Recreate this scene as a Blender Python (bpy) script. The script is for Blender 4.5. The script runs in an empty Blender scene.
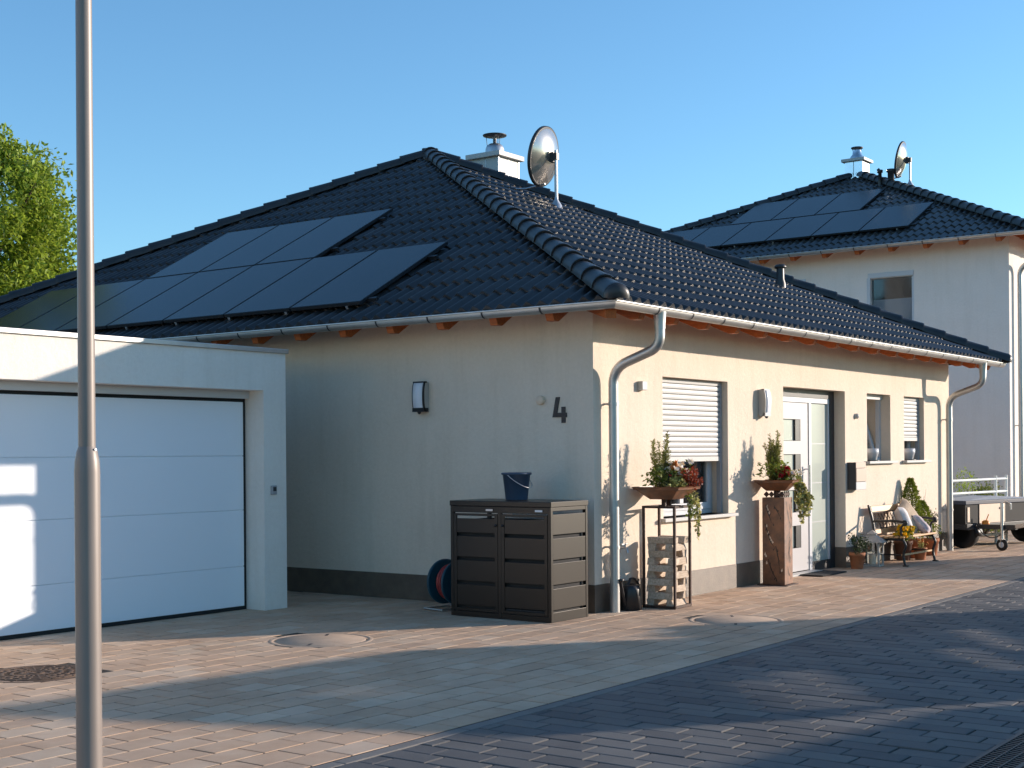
import bpy, bmesh, math, random
from mathutils import Vector, Matrix, Quaternion
R = random.Random(7)
scn = bpy.context.scene
COL = scn.collection
rad = math.radians
V = Vector

# ------------------------------------------------------------------ materials
def new_mat(name):
    m = bpy.data.materials.new(name); m.use_nodes = True
    nt = m.node_tree
    return m, nt, nt.nodes['Principled BSDF']

def mat(name, col, rough=.6, metal=0., spec=.5, var=0., vscale=6., bump=0., bscale=80., tone=0., col2=None, coat=0., stretch=None,
        trans=0., sheen=0., detail=6.):
    """principled material; var = value variation by noise, tone = variation by the per-face 'tone' attribute, bump = noise relief"""
    m, nt, b = new_mat(name)
    N, L = nt.nodes, nt.links
    b.inputs['Roughness'].default_value = rough
    b.inputs['Metallic'].default_value = metal
    b.inputs['Specular IOR Level'].default_value = spec
    if coat: b.inputs['Coat Weight'].default_value = coat; b.inputs['Coat Roughness'].default_value = .1
    if trans: b.inputs['Transmission Weight'].default_value = trans
    tc = N.new('ShaderNodeTexCoord')
    src = tc.outputs['Object']
    if stretch:
        mp = N.new('ShaderNodeMapping'); mp.inputs['Scale'].default_value = stretch
        L.new(src, mp.inputs['Vector']); src = mp.outputs['Vector']
    c2 = col2 or tuple(min(1, c * (1 - var)) for c in col)
    cur = None
    if var or col2:
        n = N.new('ShaderNodeTexNoise'); n.inputs['Scale'].default_value = vscale; n.inputs['Detail'].default_value = detail
        n.inputs['Roughness'].default_value = .62
        L.new(src, n.inputs['Vector'])
        r = N.new('ShaderNodeValToRGB')
        r.color_ramp.elements[0].position = .34; r.color_ramp.elements[1].position = .68
        r.color_ramp.elements[0].color = (*c2, 1); r.color_ramp.elements[1].color = (*col, 1)
        L.new(n.outputs['Fac'], r.inputs['Fac']); cur = r.outputs['Color']
    if tone:
        a = N.new('ShaderNodeAttribute'); a.attribute_name = 'tone'
        mr = N.new('ShaderNodeMapRange'); mr.inputs['To Min'].default_value = 1 - tone; mr.inputs['To Max'].default_value = 1 + tone
        L.new(a.outputs['Fac'], mr.inputs['Value'])
        mx = N.new('ShaderNodeMix'); mx.data_type = 'RGBA'; mx.blend_type = 'MULTIPLY'; mx.inputs['Factor'].default_value = 1
        if cur: L.new(cur, mx.inputs['A'])
        else: mx.inputs['A'].default_value = (*col, 1)
        L.new(mr.outputs['Result'], mx.inputs['B']); cur = mx.outputs['Result']
    if cur: L.new(cur, b.inputs['Base Color'])
    else: b.inputs['Base Color'].default_value = (*col, 1)
    if bump:
        n2 = N.new('ShaderNodeTexNoise'); n2.inputs['Scale'].default_value = bscale; n2.inputs['Detail'].default_value = 5
        L.new(src, n2.inputs['Vector'])
        bp = N.new('ShaderNodeBump'); bp.inputs['Strength'].default_value = bump; bp.inputs['Distance'].default_value = .01
        L.new(n2.outputs['Fac'], bp.inputs['Height']); L.new(bp.outputs['Normal'], b.inputs['Normal'])
    return m

def render_mat(name, col, dirt=(.55, .5, .42), amount=.10):
    """mineral render: trowel mottling, faint run-off streaks, grain in the relief"""
    m, nt, b = new_mat(name); N, L = nt.nodes, nt.links
    b.inputs['Roughness'].default_value = .92; b.inputs['Specular IOR Level'].default_value = .2
    tc = N.new('ShaderNodeTexCoord')
    def noise(scale, detail=6, rough=.6, stretch=None):
        n = N.new('ShaderNodeTexNoise'); n.inputs['Scale'].default_value = scale; n.inputs['Detail'].default_value = detail; n.inputs['Roughness'].default_value = rough
        if stretch:
            mp = N.new('ShaderNodeMapping'); mp.inputs['Scale'].default_value = stretch; L.new(tc.outputs['Object'], mp.inputs['Vector']); L.new(mp.outputs['Vector'], n.inputs['Vector'])
        else: L.new(tc.outputs['Object'], n.inputs['Vector'])
        return n.outputs['Fac']
    def mul(a, lo, hi, f0=.35, f1=.65):
        r = N.new('ShaderNodeMapRange'); r.inputs['From Min'].default_value = f0; r.inputs['From Max'].default_value = f1; r.inputs['To Min'].default_value = lo; r.inputs['To Max'].default_value = hi
        L.new(a, r.inputs['Value']); return r.outputs['Result']
    f1 = mul(noise(.9, 8), 0, 1); f2 = mul(noise(2.2, 6, .6, (2.5, 2.5, .25)), 0, 1, .5, .75); f3 = mul(noise(28, 4), 0, 1)
    ad = N.new('ShaderNodeMath'); ad.operation = 'ADD'; L.new(f1, ad.inputs[0]); L.new(f2, ad.inputs[1])
    sc2 = N.new('ShaderNodeMath'); sc2.operation = 'MULTIPLY_ADD'; L.new(ad.outputs[0], sc2.inputs[0]); sc2.inputs[1].default_value = amount; 
    m3 = N.new('ShaderNodeMath'); m3.operation = 'MULTIPLY'; L.new(f3, m3.inputs[0]); m3.inputs[1].default_value = amount * .6; L.new(m3.outputs[0], sc2.inputs[2])
    mx = N.new('ShaderNodeMix'); mx.data_type = 'RGBA'; mx.inputs['A'].default_value = (*col, 1); mx.inputs['B'].default_value = tuple(c * d for c, d in zip(col, dirt)) + (1,)
    L.new(sc2.outputs[0], mx.inputs['Factor']); L.new(mx.outputs['Result'], b.inputs['Base Color'])
    h = N.new('ShaderNodeMath'); h.operation = 'MULTIPLY_ADD'; L.new(noise(14, 5, .65), h.inputs[0]); h.inputs[1].default_value = 1.6; L.new(noise(150, 5, .7), h.inputs[2])
    bp = N.new('ShaderNodeBump'); bp.inputs['Strength'].default_value = .55; bp.inputs['Distance'].default_value = .008
    L.new(h.outputs[0], bp.inputs['Height']); L.new(bp.outputs['Normal'], b.inputs['Normal'])
    return m

def ramp_tone_mat(name, cols, rough=.8, bump=.25, bscale=90., spec=.4, dirt=.25):
    """paving: colour picked per stone from the 'tone' attribute, then weathered by noise"""
    m, nt, b = new_mat(name); N, L = nt.nodes, nt.links
    b.inputs['Roughness'].default_value = rough; b.inputs['Specular IOR Level'].default_value = spec
    a = N.new('ShaderNodeAttribute'); a.attribute_name = 'tone'
    r = N.new('ShaderNodeValToRGB'); els = r.color_ramp.elements
    while len(els) < len(cols): els.new(.5)
    for i, c in enumerate(cols):
        els[i].position = i / (len(cols) - 1); els[i].color = (*c, 1)
    tc = N.new('ShaderNodeTexCoord')
    n = N.new('ShaderNodeTexNoise'); n.inputs['Scale'].default_value = 5.; n.inputs['Detail'].default_value = 8; n.inputs['Roughness'].default_value = .7
    L.new(tc.outputs['Object'], n.inputs['Vector'])
    ad = N.new('ShaderNodeMath'); ad.operation = 'MULTIPLY_ADD'; ad.inputs[1].default_value = .55; 
    L.new(n.outputs['Fac'], ad.inputs[0])
    sb = N.new('ShaderNodeMath'); sb.operation = 'SUBTRACT'; sb.inputs[1].default_value = .275
    L.new(a.outputs['Fac'], sb.inputs[0]); L.new(sb.outputs[0], ad.inputs[2])
    L.new(ad.outputs[0], r.inputs['Fac'])
    n2 = N.new('ShaderNodeTexNoise'); n2.inputs['Scale'].default_value = 1.1; n2.inputs['Detail'].default_value = 7; n2.inputs['Roughness'].default_value = .65
    L.new(tc.outputs['Object'], n2.inputs['Vector'])
    mr = N.new('ShaderNodeMapRange'); mr.inputs['From Min'].default_value = .35; mr.inputs['From Max'].default_value = .65
    mr.inputs['To Min'].default_value = 1 - dirt; mr.inputs['To Max'].default_value = 1.05
    L.new(n2.outputs['Fac'], mr.inputs['Value'])
    mx = N.new('ShaderNodeMix'); mx.data_type = 'RGBA'; mx.blend_type = 'MULTIPLY'; mx.inputs['Factor'].default_value = 1
    L.new(r.outputs['Color'], mx.inputs['A']); L.new(mr.outputs['Result'], mx.inputs['B'])
    L.new(mx.outputs['Result'], b.inputs['Base Color'])
    n3 = N.new('ShaderNodeTexNoise'); n3.inputs['Scale'].default_value = bscale; n3.inputs['Detail'].default_value = 4
    L.new(tc.outputs['Object'], n3.inputs['Vector'])
    bp = N.new('ShaderNodeBump'); bp.inputs['Strength'].default_value = bump; bp.inputs['Distance'].default_value = .01
    L.new(n3.outputs['Fac'], bp.inputs['Height']); L.new(bp.outputs['Normal'], b.inputs['Normal'])
    return m

def brick_mat(name, c1, c2, mortar, bw, rh, off=.5, msize=.004, rot=0.):
    m, nt, b = new_mat(name); N, L = nt.nodes, nt.links
    b.inputs['Roughness'].default_value = .8
    tc = N.new('ShaderNodeTexCoord'); mp = N.new('ShaderNodeMapping'); mp.inputs['Rotation'].default_value = (0, 0, rot)
    L.new(tc.outputs['Object'], mp.inputs['Vector'])
    t = N.new('ShaderNodeTexBrick'); t.offset = off
    t.inputs['Color1'].default_value = (*c1, 1); t.inputs['Color2'].default_value = (*c2, 1); t.inputs['Mortar'].default_value = (*mortar, 1)
    t.inputs['Scale'].default_value = 1; t.inputs['Mortar Size'].default_value = msize
    t.inputs['Brick Width'].default_value = bw; t.inputs['Row Height'].default_value = rh
    L.new(mp.outputs['Vector'], t.inputs['Vector']); L.new(t.outputs['Color'], b.inputs['Base Color'])
    return m

def clear_glass(name, tint=(.9, .95, .95), refl=.1):
    m = bpy.data.materials.new(name); m.use_nodes = True
    nt = m.node_tree; N, L = nt.nodes, nt.links
    N.remove(N['Principled BSDF'])
    t = N.new('ShaderNodeBsdfTransparent'); t.inputs['Color'].default_value = (*tint, 1)
    g = N.new('ShaderNodeBsdfGlossy'); g.inputs['Roughness'].default_value = .06
    fr = N.new('ShaderNodeFresnel'); fr.inputs['IOR'].default_value = 1.55
    mth = N.new('ShaderNodeMath'); mth.operation = 'ADD'; mth.inputs[1].default_value = refl; mth.use_clamp = True
    mx = N.new('ShaderNodeMixShader')
    L.new(fr.outputs[0], mth.inputs[0]); L.new(mth.outputs[0], mx.inputs[0])
    L.new(t.outputs[0], mx.inputs[1]); L.new(g.outputs[0], mx.inputs[2])
    L.new(mx.outputs[0], N['Material Output'].inputs['Surface'])
    return m

M = {}
M['render'] = render_mat('cream_render', (.79, .675, .555), amount=.15)
M['render2'] = render_mat('pale_grey_render', (.86, .79, .73), amount=.12)
M['render_white'] = render_mat('off_white_render', (.83, .79, .73), amount=.13)
M['plinth'] = mat('anthracite_plinth', (.135, .10, .072), .5, spec=.8, var=.35, vscale=7, bump=.4, bscale=90, detail=10)
M['tile'] = mat('black_roof_tile', (.036, .034, .034), .34, spec=.5, var=.35, vscale=7, tone=.3)
M['cap'] = mat('ridge_tile', (.036, .035, .036), .42, spec=.5, var=.3, vscale=7)
M['zinc'] = mat('zinc', (.54, .53, .51), .40, metal=.75, var=.16, vscale=5)
M['zinc_dark'] = mat('zinc_weathered', (.40, .41, .43), .42, metal=.85, var=.25, vscale=9)
M['wood'] = mat('stained_rafter_wood', (.55, .14, .028), .55, var=.4, vscale=5, stretch=(9, 2, 9))
M['wood_board'] = mat('stained_soffit_board', (.52, .16, .035), .6, var=.3, vscale=6)
M['white'] = mat('white_plastic', (.56, .57, .59), .38)
M['white_alu'] = mat('white_aluminium', (.44, .435, .42), .5, var=.03, vscale=3)
M['grey_alu'] = mat('grey_aluminium', (.34, .35, .37), .45, metal=.2)
M['anth'] = mat('anthracite_metal', (.035, .036, .04), .45, spec=.4, var=.15, vscale=4)
M['anth_box'] = mat('anthracite_powder_coat', (.006, .0058, .0058), .34, spec=.46, var=.2, vscale=3)
M['anth_box'].node_tree.nodes['Principled BSDF'].inputs['Specular Tint'].default_value = (1, .93, .86, 1)
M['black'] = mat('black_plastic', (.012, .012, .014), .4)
M['rubber'] = mat('black_rubber', (.012, .012, .012), .8)
M['dark'] = mat('dark_interior', (.03, .03, .032), .9)
M['blind'] = mat('pale_blind', (.55, .58, .62), .8)
M['curtain'] = mat('grey_curtain', (.22, .22, .22), .9, var=.3, vscale=4, stretch=(9, 9, .3))
M['garage_door'] = mat('white_garage_door', (.80, .83, .87), .5, spec=.3, bump=.06, bscale=220)
M['solar'] = mat('solar_glass', (.018, .0175, .017), .25, spec=.32, var=.3, vscale=2)
M['solar_frame'] = mat('solar_frame', (.012, .012, .014), .45)
M['alu'] = mat('aluminium', (.72, .72, .72), .35, metal=1.)
M['steel'] = mat('stainless_steel', (.70, .71, .72), .22, metal=1., var=.1, vscale=3)
M['steel_brushed'] = mat('brushed_steel', (.5, .5, .51), .42, metal=.9)
M['frost'] = mat('frosted_glass', (.42, .46, .41), .25, spec=.6)
M['door_white'] = mat('white_door_leaf', (.47, .45, .45), .42)
M['glass'] = clear_glass('window_glass')
M['glass_plain'] = clear_glass('plain_window_glass', (.8, .85, .88), .0)
M['dish'] = mat('dish_back', (.56, .52, .48), .22, metal=.8, var=.1, vscale=3)
M['dish_n'] = mat('dish_back_bright', (.60, .59, .57), .16, metal=.9)
M['post'] = mat('painted_post', (.25, .21, .185), .45, metal=.1, var=.12, vscale=3, stretch=(6, 6, .6))
M['rust'] = mat('rusty_steel', (.25, .088, .029), .43, col2=(.085, .031, .012), vscale=9, bump=.15, bscale=120, spec=.85)
M['rust_dark'] = mat('dark_rusty_steel', (.085, .038, .022), .7, col2=(.035, .018, .013), vscale=14, bump=.3, bscale=120)
M['log'] = mat('weathered_wood', (.66, .53, .41), .8, col2=(.38, .285, .20), vscale=7, bump=.35, bscale=60, stretch=(1.5, 8, 8))
M['terra'] = mat('terracotta', (.46, .17, .075), .85, var=.25, vscale=9, bump=.2, bscale=90)
M['terra_shade'] = mat('shade_dark_terracotta', (.15, .07, .045), .85, var=.25, vscale=9)  # terracotta darkened to carry the shade under the bench
M['soil'] = mat('potting_soil', (.025, .017, .012), .95, bump=.8, bscale=60)
M['bucket'] = mat('blue_plastic', (.045, .075, .125), .45, var=.1, vscale=5)
M['hose_red'] = mat('red_hose', (.30, .03, .03), .5)
M['teal'] = mat('teal_plastic', (.01, .06, .09), .45)
M['iron'] = mat('black_cast_iron', (.014, .014, .015), .38, spec=.6, bump=.15, bscale=150)
M['slat'] = mat('light_wood_slat', (.62, .37, .17), .5, col2=(.48, .26, .11), vscale=4, stretch=(1, 14, 14))
M['cushion_a'] = mat('white_fabric', (.70, .67, .66), .95, var=.1, vscale=12, bump=.4, bscale=200)
M['cushion_b'] = mat('beige_fabric', (.52, .40, .29), .95, var=.2, vscale=14, bump=.4, bscale=200)
M['cushion_p'] = mat('mottled_fabric', (.66, .57, .52), .95, col2=(.42, .34, .38), vscale=16, bump=.4, bscale=200)
M['cast'] = mat('cast_iron_cover', (.16, .10, .066), .75, metal=.25, var=.4, vscale=14, bump=.3, bscale=80)
M['concrete'] = mat('pale_concrete', (.51, .38, .28), .9, var=.22, vscale=6, bump=.4, bscale=90, detail=10)
M['kerb'] = mat('kerb_concrete', (.22, .205, .19), .9, var=.25, vscale=5, bump=.4, bscale=90, tone=.08, detail=9)
M['sand'] = mat('joint_sand', (.032, .026, .021), .95, var=.3, vscale=30)
M['tarp'] = mat('grey_tarpaulin', (.42, .44, .47), .55, var=.15, vscale=3)
M['tarp_blue'] = mat('navy_tarpaulin', (.02, .032, .06), .6)
M['panel'] = mat('pale_board', (.80, .62, .46), .6, var=.1, vscale=5)
M['orange'] = mat('orange_plastic', (.72, .24, .02), .45)
M['rail'] = mat('white_rail', (.78, .78, .72), .45)
M['grate'] = mat('grate_iron', (.055, .05, .048), .5, metal=.6, var=.3, vscale=20)
M['lamp_glass'] = mat('opal_glass', (.74, .74, .78), .25)
M['lantern'] = mat('weathered_white_metal', (.50, .47, .43), .6, var=.3, vscale=14)
M['candle'] = mat('candle_wax', (.66, .56, .42), .5)
M['mat'] = mat('door_mat', (.022, .021, .022), .95, bump=.8, bscale=150)
M['paper'] = mat('white_sticker', (.75, .75, .75), .5)
M['copper_door'] = mat('peach_steel', (.30, .24, .20), .45, metal=.3)
M['bark'] = mat('tree_bark', (.11, .08, .055), .95, var=.4, vscale=9, bump=1, bscale=30, stretch=(3, 3, .6))
M['shingle'] = mat('shed_felt', (.07, .065, .06), .9, var=.3, vscale=8)
M['shed_wood'] = mat('shed_boards', (.23, .14, .08), .8, var=.35, vscale=4, stretch=(1, 1, 12))

def leaf_mat(name, col, tone=.35, trans=.35):
    m, nt, b = new_mat(name); N, L = nt.nodes, nt.links
    a = N.new('ShaderNodeAttribute'); a.attribute_name = 'tone'
    r = N.new('ShaderNodeValToRGB')
    r.color_ramp.elements[0].color = tuple(c * (1 - tone) for c in col) + (1,)
    r.color_ramp.elements[1].color = tuple(min(1, c * (1 + tone)) * k for c, k in zip(col, (1.15, 1, .8))) + (1,)
    L.new(a.outputs['Fac'], r.inputs['Fac'])
    L.new(r.outputs['Color'], b.inputs['Base Color'])
    b.inputs['Roughness'].default_value = .5; b.inputs['Specular IOR Level'].default_value = .35
    t = N.new('ShaderNodeBsdfTranslucent'); L.new(r.outputs['Color'], t.inputs['Color'])
    mx = N.new('ShaderNodeMixShader'); mx.inputs[0].default_value = trans
    L.new(b.outputs[0], mx.inputs[1]); L.new(t.outputs[0], mx.inputs[2])
    L.new(mx.outputs[0], N['Material Output'].inputs['Surface'])
    return m
M['leaf_tree'] = leaf_mat('tree_leaves', (.25, .36, .05), .5, .5)
M['leaf_green'] = leaf_mat('green_leaves', (.17, .22, .04), .45, .3)
M['leaf_dark'] = leaf_mat('dark_leaves', (.035, .06, .022), .4, .2)
M['leaf_needle'] = leaf_mat('rosemary_needles', (.24, .26, .085), .45, .25)
M['leaf_conifer'] = leaf_mat('conifer_sprays', (.18, .24, .03), .5, .25)
M['leaf_ivy'] = leaf_mat('variegated_ivy', (.36, .38, .15), .6, .3)
M['leaf_red'] = leaf_mat('red_leaves', (.24, .045, .02), .5, .25)
M['petal_white'] = leaf_mat('white_petals', (.86, .85, .83), .12, .3)
M['petal_red'] = leaf_mat('red_petals', (.42, .012, .03), .35, .25)
M['petal_yellow'] = leaf_mat('yellow_petals', (.80, .56, .03), .2, .3)
M['petal_orange'] = leaf_mat('orange_petals', (.62, .26, .08), .2, .3)
M['grass'] = mat('grass_ground', (.07, .10, .03), .95, var=.5, vscale=3, bump=1, bscale=40)
M['earth'] = mat('earth_verge', (.14, .12, .08), .95, var=.4, vscale=4, bump=.8, bscale=40)
FORE = [(.49, .34, .24), (.62, .445, .315), (.57, .385, .26), (.65, .49, .355), (.58, .425, .31)]
STREET = [(.092, .090, .090), (.118, .114, .112), (.132, .126, .12), (.155, .146, .136)]
M['fore'] = ramp_tone_mat('forecourt_paving_stone', FORE, .88, .4, 120, spec=.2, dirt=.2)
M['street'] = ramp_tone_mat('street_paving_stone', STREET, .75, .3, 150, dirt=.2)
M['fore_far'] = brick_mat('forecourt_far', FORE[1], FORE[2], (.12, .09, .07), .29, .205)
M['street_far'] = brick_mat('street_far', STREET[1], STREET[2], (.04, .04, .04), .31, .165, rot=rad(90))

# ------------------------------------------------------------------ mesh helpers
class MB:
    def __init__(s): s.v = []; s.f = []; s.t = None; s.sm = []
    def add(s, vs, fs, smooth=False, tone=None):
        o = len(s.v); s.v.extend([tuple(v) for v in vs])
        for f in fs: s.f.append(tuple(i + o for i in f)); s.sm.append(smooth)
        if tone is not None:
            if s.t is None: s.t = [.5] * (len(s.f) - len(fs))
            s.t.extend([tone] * len(fs))
        elif s.t is not None: s.t.extend([.5] * len(fs))
        return s
    def box(s, x0, x1, y0, y1, z0, z1, mtx=None):
        vs = [V((x, y, z)) for x in (x0, x1) for y in (y0, y1) for z in (z0, z1)]
        if mtx: vs = [mtx @ v for v in vs]
        return s.add(vs, [(0, 1, 3, 2), (4, 6, 7, 5), (0, 4, 5, 1), (2, 3, 7, 6), (0, 2, 6, 4), (1, 5, 7, 3)])
    def bar(s, p, q, w, h=None, up=(0, 0, 1)):
        p, q = V(p), V(q); d = (q - p); L = d.length; d.normalize(); h = h or w
        u = V(up); 
        if abs(d.dot(u)) > .95: u = V((1, 0, 0))
        a = d.cross(u).normalized(); b = a.cross(d)
        vs = [p + d * (L * k) + a * (i * w / 2) + b * (j * h / 2) for k in (0, 1) for i, j in ((-1, -1), (1, -1), (1, 1), (-1, 1))]
        return s.add(vs, [(3, 2, 1, 0), (4, 5, 6, 7), (0, 1, 5, 4), (1, 2, 6, 5), (2, 3, 7, 6), (3, 0, 4, 7)])
    def prism(s, poly, axis, a, b):
        """poly in the two other axes (in xyz order), extruded along axis from a to b"""
        n = len(poly)
        def mk(p, t):
            c = list(p); c.insert(axis, t); return V(c)
        vs = [mk(p, a) for p in poly] + [mk(p, b) for p in poly]
        fs = [tuple(range(n))[::-1], tuple(range(n, 2 * n))] + [(i, (i + 1) % n, n + (i + 1) % n, n + i) for i in range(n)]
        return s.add(vs, fs)
    def tube(s, pts, r, seg=10, caps=True, closed=False):
        pts = [V(p) for p in pts]; n = len(pts)
        rs = r if isinstance(r, (list, tuple)) else [r] * n
        t0 = (pts[1] - pts[0]).normalized()
        u = t0.orthogonal().normalized(); vs = []
        for i, p in enumerate(pts):
            if closed: t = (pts[(i + 1) % n] - pts[i - 1]).normalized()
            else: t = (pts[min(i + 1, n - 1)] - pts[max(i - 1, 0)]).normalized()
            u = (u - t * u.dot(t)).normalized(); w = t.cross(u)
            for k in range(seg):
                a = 2 * math.pi * k / seg
                vs.append(p + (u * math.cos(a) + w * math.sin(a)) * rs[i])
        fs = []
        for i in range(n if closed else n - 1):
            j = (i + 1) % n
            for k in range(seg):
                l = (k + 1) % seg
                fs.append((i * seg + k, i * seg + l, j * seg + l, j * seg + k))
        s.add(vs, fs, True)
        if caps and not closed:
            s.add(vs[:seg], [tuple(range(seg))[::-1]]); s.add(vs[-seg:], [tuple(range(seg))])
        return s
    def lathe(s, prof, c=(0, 0, 0), seg=24, mtx=None, smooth=True):
        c = V(c); vs = []
        for r, z in prof:
            for k in range(seg):
                a = 2 * math.pi * k / seg; p = V((r * math.cos(a), r * math.sin(a), z))
                vs.append(c + (mtx @ p if mtx else p))
        fs = [(i * seg + k, i * seg + (k + 1) % seg, (i + 1) * seg + (k + 1) % seg, (i + 1) * seg + k) for i in range(len(prof) - 1) for k in range(seg)]
        s.add(vs, fs, smooth)
        if prof[0][0] > 1e-4: s.add(vs[:seg], [tuple(range(seg))[::-1]])
        if prof[-1][0] > 1e-4: s.add(vs[-seg:], [tuple(range(seg))])
        return s
    def leaf(s, p, d, n, L, W, tone):
        d = V(d).normalized(); n = V(n); a = d.cross(n)
        if a.length < 1e-4: a = d.orthogonal()
        a.normalize(); p = V(p)
        nn = a.cross(d)
        return s.add([p, p + d * L * .45 + a * W / 2 + nn * W * .12, p + d * L, p + d * L * .45 - a * W / 2 + nn * W * .12], [(0, 1, 2, 3)], False, tone)
    def build(s, name, m, parent=None, bevel=0., loc=None, rotz=0., kind=None):
        me = bpy.data.meshes.new(name); me.from_pydata(s.v, [], s.f)
        me.materials.append(m if not isinstance(m, str) else M[m])
        if any(s.sm): me.polygons.foreach_set('use_smooth', s.sm)
        if s.t is not None:
            at = me.attributes.new('tone', 'FLOAT', 'FACE'); at.data.foreach_set('value', s.t)
        me.update()
        o = bpy.data.objects.new(name, me); COL.objects.link(o)
        if parent: o.parent = parent
        if loc: o.location = loc
        if rotz: o.rotation_euler = (0, 0, rotz)
        if bevel:
            b = o.modifiers.new('bevel', 'BEVEL'); b.width = bevel; b.segments = 2; b.limit_method = 'ANGLE'; b.angle_limit = rad(40)
        if kind: o['kind'] = kind
        return o

def rv():
    while True:
        p = V((R.uniform(-1, 1), R.uniform(-1, 1), R.uniform(-1, 1)))
        if .05 < p.length < 1: return p.normalized()
def tag(o, label, cat, group=None):
    o['label'] = label; o['category'] = cat
    if group: o['group'] = group
    return o
def thing(name, label, cat, loc=(0, 0, 0), rotz=0., group=None):
    o = bpy.data.objects.new(name, None); COL.objects.link(o); o.empty_display_size = .1
    o.location = loc; o.rotation_euler = (0, 0, rotz)
    return tag(o, label, cat, group)
def copy_tree(o, parent=None):
    c = o.copy(); COL.objects.link(c); c.parent = parent
    for ch in o.children: copy_tree(ch, c)
    return c
def bezier(p0, p1, p2, p3, n=8):
    p0, p1, p2, p3 = map(V, (p0, p1, p2, p3)); out = []
    for i in range(n + 1):
        t = i / n; u = 1 - t
        out.append(p0 * u ** 3 + p1 * 3 * u * u * t + p2 * 3 * u * t * t + p3 * t ** 3)
    return out
def rounded(pts, r, n=6):
    """polyline with rounded corners"""
    pts = [V(p) for p in pts]; out = [pts[0]]
    for i in range(1, len(pts) - 1):
        a, b, c = pts[i - 1], pts[i], pts[i + 1]
        d1 = (a - b).normalized(); d2 = (c - b).normalized(); k = min(r, (a - b).length * .49, (c - b).length * .49)
        q0, q1 = b + d1 * k, b + d2 * k
        for j in range(n + 1):
            t = j / n; out.append(q0 * (1 - t) ** 2 + b * 2 * t * (1 - t) + q1 * t * t)
    out.append(pts[-1]); return out

# ------------------------------------------------------------------ camera (solved from the photograph's vanishing points)
F, PP, ROLL, YAW = 1371.63, 69.86, -.00758, .63166
CAM = V((-10.9598, -7.0579, 1.52))
fw = V((math.cos(YAW), math.sin(YAW), 0)); rt = V((math.sin(YAW), -math.cos(YAW), 0)); dn = V((0, 0, -1))
ex = rt * math.cos(ROLL) - dn * math.sin(ROLL); ey = rt * math.sin(ROLL) + dn * math.cos(ROLL)
cd = bpy.data.cameras.new('camera'); cam = bpy.data.objects.new('camera', cd); COL.objects.link(cam)
mm = Matrix.Identity(4)
for i in range(3): mm[i][0] = ex[i]; mm[i][1] = -ey[i]; mm[i][2] = -fw[i]; mm[i][3] = CAM[i]
cam.matrix_world = mm
cd.sensor_width = 36; cd.lens = F / 1024 * 36; cd.shift_y = PP / 1024; cd.clip_end = 3000; cd.clip_start = .1
scn.camera = cam
def spot(px, py, z):
    """a point of the place from where it was measured in the photograph, at depth z"""
    a, b = px - 512, py - 384 - PP; c, s = math.cos(ROLL), math.sin(ROLL)
    u = c * a + s * b; v = -s * a + c * b
    return CAM + (fw + rt * (u / F) + dn * (v / F)) * z

# ------------------------------------------------------------------ light
SUN = V((1.27, -1, .362)).normalized()
el = math.asin(SUN.z); az = math.atan2(SUN.x, SUN.y)
w = bpy.data.worlds.new('World'); scn.world = w; w.use_nodes = True
nt = w.node_tree; bg = nt.nodes['Background']
sky = nt.nodes.new('ShaderNodeTexSky'); sky.sky_type = 'NISHITA'; sky.sun_disc = False
sky.sun_elevation = el; sky.sun_rotation = az; sky.altitude = 200; sky.air_density = 1.0; sky.dust_density = .15; sky.ozone_density = 4.5
tint = nt.nodes.new('ShaderNodeMix'); tint.data_type = 'RGBA'; tint.blend_type = 'MULTIPLY'; tint.inputs['Factor'].default_value = 1
tint.inputs['B'].default_value = (.92, .985, .91, 1)
nt.links.new(sky.outputs['Color'], tint.inputs['A']); nt.links.new(tint.outputs['Result'], bg.inputs['Color']); bg.inputs['Strength'].default_value = .106
ld = bpy.data.lights.new('sun', 'SUN'); ld.energy = 2.6; ld.angle = rad(.53); ld.color = (1, .85, .715)
lo = bpy.data.objects.new('sun', ld); COL.objects.link(lo); lo.rotation_euler = SUN.to_track_quat('Z', 'Y').to_euler(); lo.location = (20, -20, 20)
scn.view_settings.view_transform = 'Standard'; scn.view_settings.look = 'None'; scn.view_settings.exposure = 1.38; scn.view_settings.gamma = 1
scn.cycles.use_denoising = True
scn.cycles.max_bounces = 8; scn.cycles.diffuse_bounces = 5; scn.cycles.transparent_max_bounces = 12
scn.cycles.sample_clamp_indirect = 12; scn.cycles.blur_glossy = .15

# ------------------------------------------------------------------ ground
def sheet(name, x0, x1, y0, y1, z, m):
    b = MB(); b.add([(x0, y0, z), (x1, y0, z), (x1, y1, z), (x0, y1, z)], [(0, 1, 2, 3)])
    return b.build(name, m, kind='structure')
sheet('ground', -900, 900, -900, 900, -.03, 'grass')
sheet('forecourt_bed', -16, 15.2, -2.32, 14, -.003, 'sand')
sheet('street_bed', -16, 15.2, -7.6, -2.321, -.011, 'sand')
sheet('street_far', 15.21, 70, -7.6, -2.40, -.004, 'street_far')
sheet('street_far', -70, -12.21, -7.6, -2.40, -.004, 'street_far')
sheet('forecourt_far', -34, -13.41, -2.30, 3.2, -.004, 'fore_far')
sheet('forecourt_far', 15.21, 70, -2.30, -.2, -.005, 'fore_far')
sheet('yard', 15.21, 27, -.195, 30, -.006, 'fore_far')

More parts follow.
